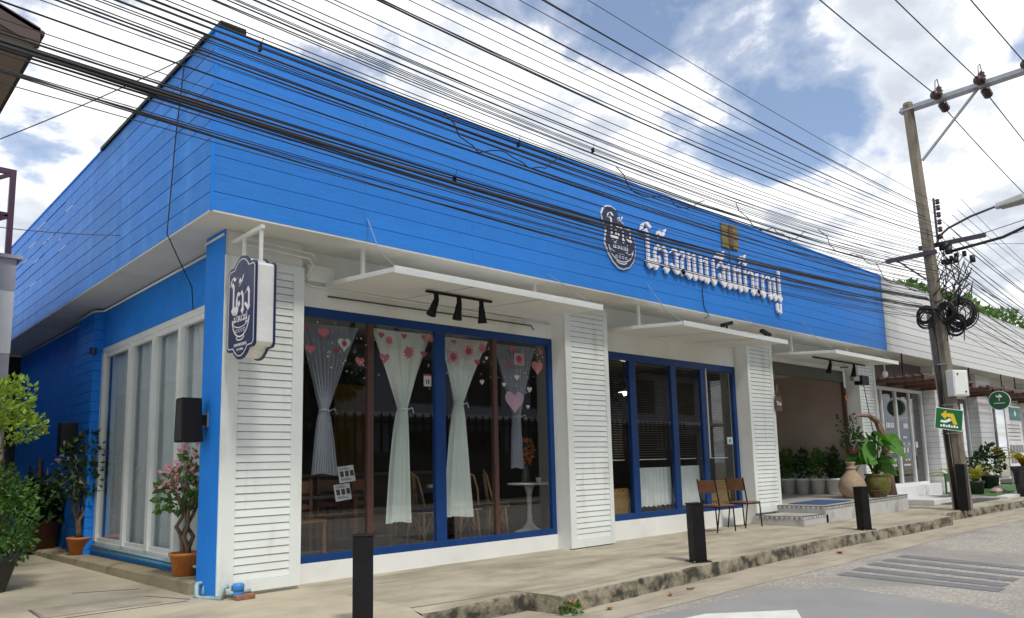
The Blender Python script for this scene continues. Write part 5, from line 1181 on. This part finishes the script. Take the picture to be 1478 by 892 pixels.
# street lamp
sl = empty('street_lamp', (PX,PY,6.15), 'grey street lamp on a curved arm reaching over the road', 'street lamp'); MB().tube([(.05,-.12,.0),(.05,-.22,.22),(.05,-.42,.36),(.05,-.9,.52),(.05,-1.42,.62)],.028,8).build('arm', steel_dark, sl, True)
MB().hexa([(-.10,-2.05,.60),(.20,-2.05,.60),(.15,-1.42,.56),(-.05,-1.42,.56),(-.08,-2.0,.76),(.18,-2.0,.76),(.12,-1.45,.68),(-.02,-1.45,.68)]).build('lamp_housing', light_grey, sl, bevel=.03); MB().hexa([(-.07,-2.0,.555),(.17,-2.0,.555),(.13,-1.55,.535),(-.03,-1.55,.535),(-.08,-2.02,.60),(.18,-2.02,.60),(.14,-1.5,.575),(-.04,-1.5,.575)]).build('lens', mat('lamp_lens',(0.22,0.20,0.17),0.3), sl, bevel=.01)
bx = empty('meter_box', (PX+.02,PY-.22,2.55), 'white electrical meter box strapped to the utility pole', 'box', None, R(-22)); MB().box(-.22,.24,-.17,.03,0,.60).build('case', white_metal, bx, bevel=.015); MB().box(-.20,.22,-.182,-.170,.03,.57).build('lid', white_metal, bx, bevel=.006); MB().box(-.12,-.08,-.19,-.182,.48,.52).box(.10,.14,-.19,-.182,.08,.12).build('latch', black_metal, bx)
gs = empty('direction_sign', (PX-.40,PY-.18,2.02), 'tilted green direction sign with a yellow bent arrow on the pole', 'sign', None, R(-47)); gs.rotation_euler.y = R(9); gs.scale = (.82,.82,.86)
FG = lambda d: ((0,d,0),(1,0,0),(0,0,1),(0,-1,0))
MB().box(-.40,.34,-.012,.0,-.28,.28).build('plate', letter_white, gs); MB().box(-.385,.325,-.016,-.0125,-.265,.265).build('face', sign_green, gs)
MB().prism([(-.26,.10),(-.12,.23),(-.12,.155),(.08,.155),(.20,-.12),(.09,-.12),(.0,.055),(-.12,.055),(-.12,-.02)][::-1], FG(-.0165), .002).build('arrow', sign_yellow, gs)
mb = MB(); [mb.box(-.25+.07*k,-.20+.07*k,-.018,-.0165,-.21,-.21+.05+.02*(k % 2)) for k in range(7)]; mb.prism([(-.26,-.10),(-.10,-.10),(.04,-.03),(-.02,.03),(-.12,-.04),(-.24,-.04)], FG(-.0165), .002); mb.build('lettering', letter_white, gs)
# coils of spare cable
rd = random.Random(21)
for k, (cx, cy, cz, r, lb) in enumerate([(-.35,.12,4.42,.19,'coil of spare black cable on the building side of the utility pole'),(.12,-.50,4.45,.30,'large coil of spare black cable on the road side of the utility pole'),(.10,-.36,4.22,.19,'small drooping coil of black cable below the large coil'),(-.12,-.25,4.52,.2,'tight coil of black cable strapped to the front of the pole')]):
    mb = MB()
    for j in range(11):
        rr = r*rd.uniform(.7,1.15); ox, oz, tl = rd.uniform(-.05,.05), rd.uniform(-.06,.06), rd.uniform(-.3,.3)
        mb.tube([(cx+ox+.12*tl*math.cos(a*math.pi/9), cy+rr*math.cos(a*math.pi/9), cz+oz+rr*1.05*math.sin(a*math.pi/9)) for a in range(19)], .015, 5)
    o = mb.build('cable_coil', rubber, None, True); o.location = (PX,PY,0); tag(o, lb, 'cable coil', 'spare cable coils on the pole')
mb = MB()
for k in range(48):
    a = Vector((rd.uniform(-.1,.25), rd.uniform(-.8,-.05), rd.uniform(4.7,6.1))); b = Vector((rd.uniform(-.2,.25), rd.uniform(-.55,.1), a.z-rd.uniform(.3,1.3)))
    mid = (a+b)/2+Vector((rd.uniform(-.12,.12),rd.uniform(-.2,.2),rd.uniform(-.15,.05))); mb.tube([a,mid,b],.011,5)
for k in range(12): mb.box(*(lambda x,y,z: (x,x+rd.uniform(.05,.1),y,y+rd.uniform(.06,.16),z,z+rd.uniform(.08,.2)))(rd.uniform(.0,.15),rd.uniform(-1.0,-.3),rd.uniform(5.6,6.1)))
o = mb.build('cable_tangle', rubber, None, True); o.location = (PX,PY,0); tag(o, 'tangle of black drop cables and splices hanging down the pole', 'cables', None, 'stuff')
tag(MB().tube([(PX+.1,PY-.3,5.95),(PX+.1,PY-.9,6.0),(PX+.1,PY-1.5,6.05),(PX+.1,PY-2.0,6.2),(PX+.15,PY-3.0,6.5),(PX+.2,PY-6,7.2),(PX+.3,PY-13,7.6)],.035,7).build('thick_cable', rubber, None, True), 'thick drooping cable bundle crossing the road from the pole', 'cable')

# ------------------------------------------------------------------ overhead cables: (y, height at the far left pole, height at this pole, sag, radius)
WIRES = [(5.83,8.26,7.21,0.62,0.008),(5.98,8.11,7.1,0.69,0.014),(5.9,8.08,6.98,0.73,0.008),(6.01,7.9,7.03,0.67,0.008),(6.02,7.82,6.87,0.83,0.016),(5.75,7.31,6.61,0.78,0.011),(5.73,6.89,6.5,0.71,0.008),(6.12,7.49,6.7,0.79,0.008),(5.84,7.11,6.43,0.88,0.011),(5.83,7.33,6.33,1.05,0.016),(6.2,7.52,6.48,1.0,0.008),(5.95,7.21,6.26,1.09,0.008),(6.12,7.81,6.25,1.31,0.008),(5.95,7.31,6.13,1.22,0.008),(6.03,7.22,6.1,1.18,0.008),(5.79,7.1,5.92,1.27,0.008),(6.02,7.27,5.99,1.26,0.008),(6.14,7.39,6.01,1.26,0.008),(5.97,7.08,5.87,1.24,0.008),(6.08,7.15,5.88,1.22,0.008),(6.04,7.35,5.79,1.33,0.008),(5.75,6.96,5.6,1.31,0.008),(6.08,6.64,5.72,1.13,0.008),(6.0,6.45,5.62,1.07,0.008),(5.86,6.22,5.5,1.02,0.016),(5.73,6.03,5.38,0.96,0.014),(6.14,6.14,5.47,0.85,0.016),(5.95,5.94,5.32,0.82,0.008),(6.07,5.93,5.3,0.78,0.008),(6.14,6.09,5.29,0.83,0.008),(6.06,6.05,5.2,0.85,0.012),(6.16,5.97,5.14,0.86,0.013),(5.91,5.9,4.99,0.92,0.008),(6.11,5.91,5.02,0.94,0.012),(6.04,5.77,4.94,0.93,0.008),(6.14,5.55,4.93,0.83,0.011),(6.13,5.3,4.89,0.77,0.024),(5.97,5.21,4.8,0.79,0.016),(5.98,5.34,4.6,0.8,0.021),(5.99,5.29,4.58,0.77,0.014),(6.14,5.6,4.52,0.89,0.008),(6.04,5.93,4.39,1.13,0.011),(6.16,5.36,4.93,0.77,0.015),(6.10,5.25,4.86,0.75,0.013),(6.0,5.30,4.63,0.78,0.013)]
def span(p0, p1, sag, n=40):
    p0, p1 = Vector(p0), Vector(p1)
    return [p0.lerp(p1, i/n) - Vector((0,0,4*sag*(i/n)*(1-i/n))) for i in range(n+1)]
rdw = random.Random(77)
for y, zl, zr, sag, r in WIRES:
    thick = r >= .014; r = r*.72 if r > .02 else r*.64; zl += rdw.uniform(-.22,.22) if not thick else 0; sag += rdw.uniform(-.06,.06)
    o = MB().tube(span((-16,y,zl),(PX-.12,y,zr),sag), r, 5).build('overhead_cable', rubber, None, True)
    lb = 'thick black overhead cable strung along the street past the blue fascia' if thick else 'thin black overhead wire strung along the street past the blue fascia'
    tag(o, lb, 'cable', 'thick street cables' if thick else 'thin street wires')
for k in range(16):
    y = 5.9+rdw.uniform(-.15,.3); zr = rdw.uniform(4.4,5.9); zl = zr+rdw.uniform(.35,1.1); 
    o = MB().tube(span((-16,y,zl),(PX-.12,PY+rdw.uniform(-.1,.3),zr),rdw.uniform(.72,1.05)), rdw.choice([.004,.005,.006]), 5).build('overhead_cable', rubber, None, True)
    tag(o, 'thin black overhead wire strung along the street past the blue fascia', 'cable', 'thin street wires')
rd = random.Random(33)
for k in range(26):
    y = PY+rd.uniform(-.75,.25); z = 4.45+k*.108; r = rd.choice([.006,.006,.008,.011])
    o = MB().tube(span((PX+.1,y,z),(52,6.0+rd.uniform(-.3,.3),z+rd.uniform(-.2,.5)),rd.uniform(.7,1.2),30), r, 5).build('overhead_cable', rubber, None, True)
    tag(o, 'black overhead wire running from the utility pole on past the white shops', 'cable', 'wires beyond the pole')
for y in (-.55,-1.47,-2.4):
    o = MB().tube(span((-24,PY+y,11.3),(PX-.4,PY+y,9.68),.8), .013, 6).build('high_voltage_line', rubber, None, True); tag(o, 'bare power line strung to the topmost cross arm over the street', 'cable', 'power lines to the top cross arm')
    o = MB().tube(span((PX+.4,PY+y,9.52),(60,PY+y,9.8),1.1), .013, 6).build('high_voltage_line', rubber, None, True); tag(o, 'bare power line leaving the top cross arm past the white shops', 'cable', 'power lines beyond the pole')
for a, b, sg_, r, lb in [((1.0,9.3,4.55),(2.95,7.6,5.80),.05,.006,'thin stay wire rising to the roof corner of the blue cafe'),((0.9,12.0,4.6),(2.77,10.2,4.25),.06,.006,'thin slack wire fixed to the side of the blue fascia'),((PX,PY-.3,6.1),(PX+4,PY-12,9.8),.3,.010,'service wire crossing the road from the crossarm beside the street lamp'),((PX+.1,PY-.5,6.0),(PX+6,PY-12,9.4),.3,.008,'slimmer service wire crossing the road under the street lamp'),((PX+.1,PY-.8,6.05),(PX+14,PY-12,6.9),.2,.006,'thin wire slung low across the road from the cable tangle')]:
    tag(MB().tube(span(a,b,sg_,24), r, 5).build('service_wire', wire_grey, None, True), lb, 'cable')
rd = random.Random(40)
for k, (x0, x1, z0) in enumerate([(4.6,6.4,4.9),(7.4,9.4,5.05),(10.3,12.6,5.2),(13.2,16.4,5.35),(15.6,18.6,5.1)]):
    o = MB().tube([(x0+(x1-x0)*u, 5.95+rd.uniform(-.04,.04), z0-.30*math.sin(math.pi*u)*(1+.4*math.sin(u*9))+rd.uniform(-.02,.02)) for u in [i/14 for i in range(15)]], .007, 5).build('slack_wire', rubber, None, True)
    tag(o, 'slack black wire drooping between the street cables', 'cable', 'slack wires among the cables')
def wire_z(w, x): t = (x+16)/35.1; return w[1]*(1-t)+w[2]*t-4*w[3]*t*(1-t)
for wi, x in ((24,2.6),(24,5.6),(18,7.0),(36,4.9)):
    w = WIRES[wi]; z = wire_z(w, x)
    tag(MB().box(x-.010,x+.010,w[0]-.02,w[0]+.02,z-.035,z+.02).tube([(x,w[0],z+.01),(x+.02,w[0],z+.06),(x+.03,w[0],z+.10)],.003,5).build('cable_clamp', black_metal, None), 'small dark clamp gripping the street cables', 'clamp', 'clamps on the street cables')

# ------------------------------------------------------------------ trees behind, litter, far side of the street
def bg_tree(x, y, H, rx, label, seed, m=far_green, n=2600):
    t = empty('background_tree', (x,y,0), label, 'tree'); rd = random.Random(seed); s = MB(); branch(s,(0,0,-.1),(rd.uniform(-.4,.4),0,H*.6),.28,.12,seed,.2); cl = []
    for k in range(9):
        a = k*2.4; rr = rx*rd.uniform(.25,.75); c = (rr*math.cos(a), rr*math.sin(a), H*rd.uniform(.60,.88)); q = rx*rd.uniform(.32,.5); cl.append((*c,q,q,q*.75)); branch(s,(0,0,H*.45),c,.10,.03,seed+k,.2)
    cl.append((0,0,H*.86,rx*.5,rx*.5,H*.13)); s.build('trunk', bark, t, True); leaf_mass(MB(), cl, n, .30, seed, aspect=1.6, up=.2).build('crown', m, t)
bg_tree(42.0,14.8,10.4,3.3,'green tree rising behind the white fascia left of the pole',81,far_green,6000); bg_tree(53.5,14.8,10.5,3.9,'green tree rising behind the white fascia right of the pole',82,far_green,6000); bg_tree(64,15.5,10.6,4.0,'farther green tree behind the end of the white fascia',83,far_green,4000)
for k, (x, y) in enumerate([(11.4,5.22),(6.9,5.05),(7.35,5.1),(5.9,5.05)]):
    o = empty('dry_leaf', (x,y,-.165), 'curled dry brown leaf lying in the gutter below the kerb', 'leaf', 'dry leaves in the gutter', rd.uniform(0,6)); s = .16 if k == 0 else .09
    mb = MB()
    for i in range(5):
        u = i/4; w = s*.34*math.sin(math.pi*min(.96,max(.06,u))); mb.v += [(s*(u-.5),-w,.012+.03*abs(u-.5)),(s*(u-.5),0,.005),(s*(u-.5),w,.018)]
    for i in range(4):
        for j in range(2): q = i*3+j; mb.f.append((q,q+1,q+4,q+3)); mb.m.append(0)
    mb.build('leaf_blade', dry_leaf, o, True)
for x, y, n, sd, lb in [(5.48,5.17,70,61,'small weed with orange blooms growing at the notch in the kerb')]:
    o = empty('kerb_weed', (x,y,-.168), lb, 'weed'); leaf_mass(MB(), [(0,0,.05,.13,.07,.05)], n, .05, sd, up=.8).build('foliage', leaf_mid, o)
    if sd == 61: leaf_mass(MB(), [(.05,-.02,.09,.10,.05,.03)], 14, .035, 64).build('flowers', dried, o)['kind'] = 'stuff'
struct(MB().box(-60,80,-40,-4.0,-.2,-.06).build('far_pavement', concrete))
op = empty('opposite_house', (0,0,0), 'grey blue house with a dark roof across the street, mirrored in the windows', 'building')
MB().box(0,42,-18,-10.5,-.06,6.6).build('wall', opp_wall, op); MB().hexa([(-.8,-9.3,6.3),(42.8,-9.3,6.3),(42.8,-18.5,6.3),(-.8,-18.5,6.3),(-.8,-9.3,6.5),(42.8,-9.3,6.5),(42.8,-14,10.2),(-.8,-14,10.2)]).build('roof', opp_dark, op); MB().box(0,42,-10.5,-9.2,3.3,3.45).build('canopy', neighbour_white, op)
for x in range(3,42,4):
    for z in (.9,4.0): MB().box(x-1.0,x+1.0,-10.5,-10.44,z,z+1.9).build('window', opp_dark, op)
fe = empty('opposite_fence', (0,-6.6,-.06), 'dark railing on a wall across the street, mirrored in the shop windows', 'fence'); MB().box(-6,34,-.08,.08,0,1.85).build('base_wall', opp_dark, fe); MB().box(-6,34,-.02,.02,2.9,2.96).build('top_rail', black_metal, fe)
pm = MB().box(-.045,.045,-.02,.02,1.85,3.25).mesh('picket', black_metal)
for k in range(110): link('picket', pm, fe, (-6+k*.36,0,0))
for x, y, H, rx, sd in [(0,-12,8.5,3.4,91),(13.5,-8.6,5.8,1.6,92),(29,-10,8.5,3.6,95)]:
    bg_tree(x,y,H,rx,{91:'broad tree across the street beside the grey blue house',92:'small tree between the railing and the grey blue house',95:'tall tree across the street beyond the grey blue house'}[sd],sd,leaf_dark,900)
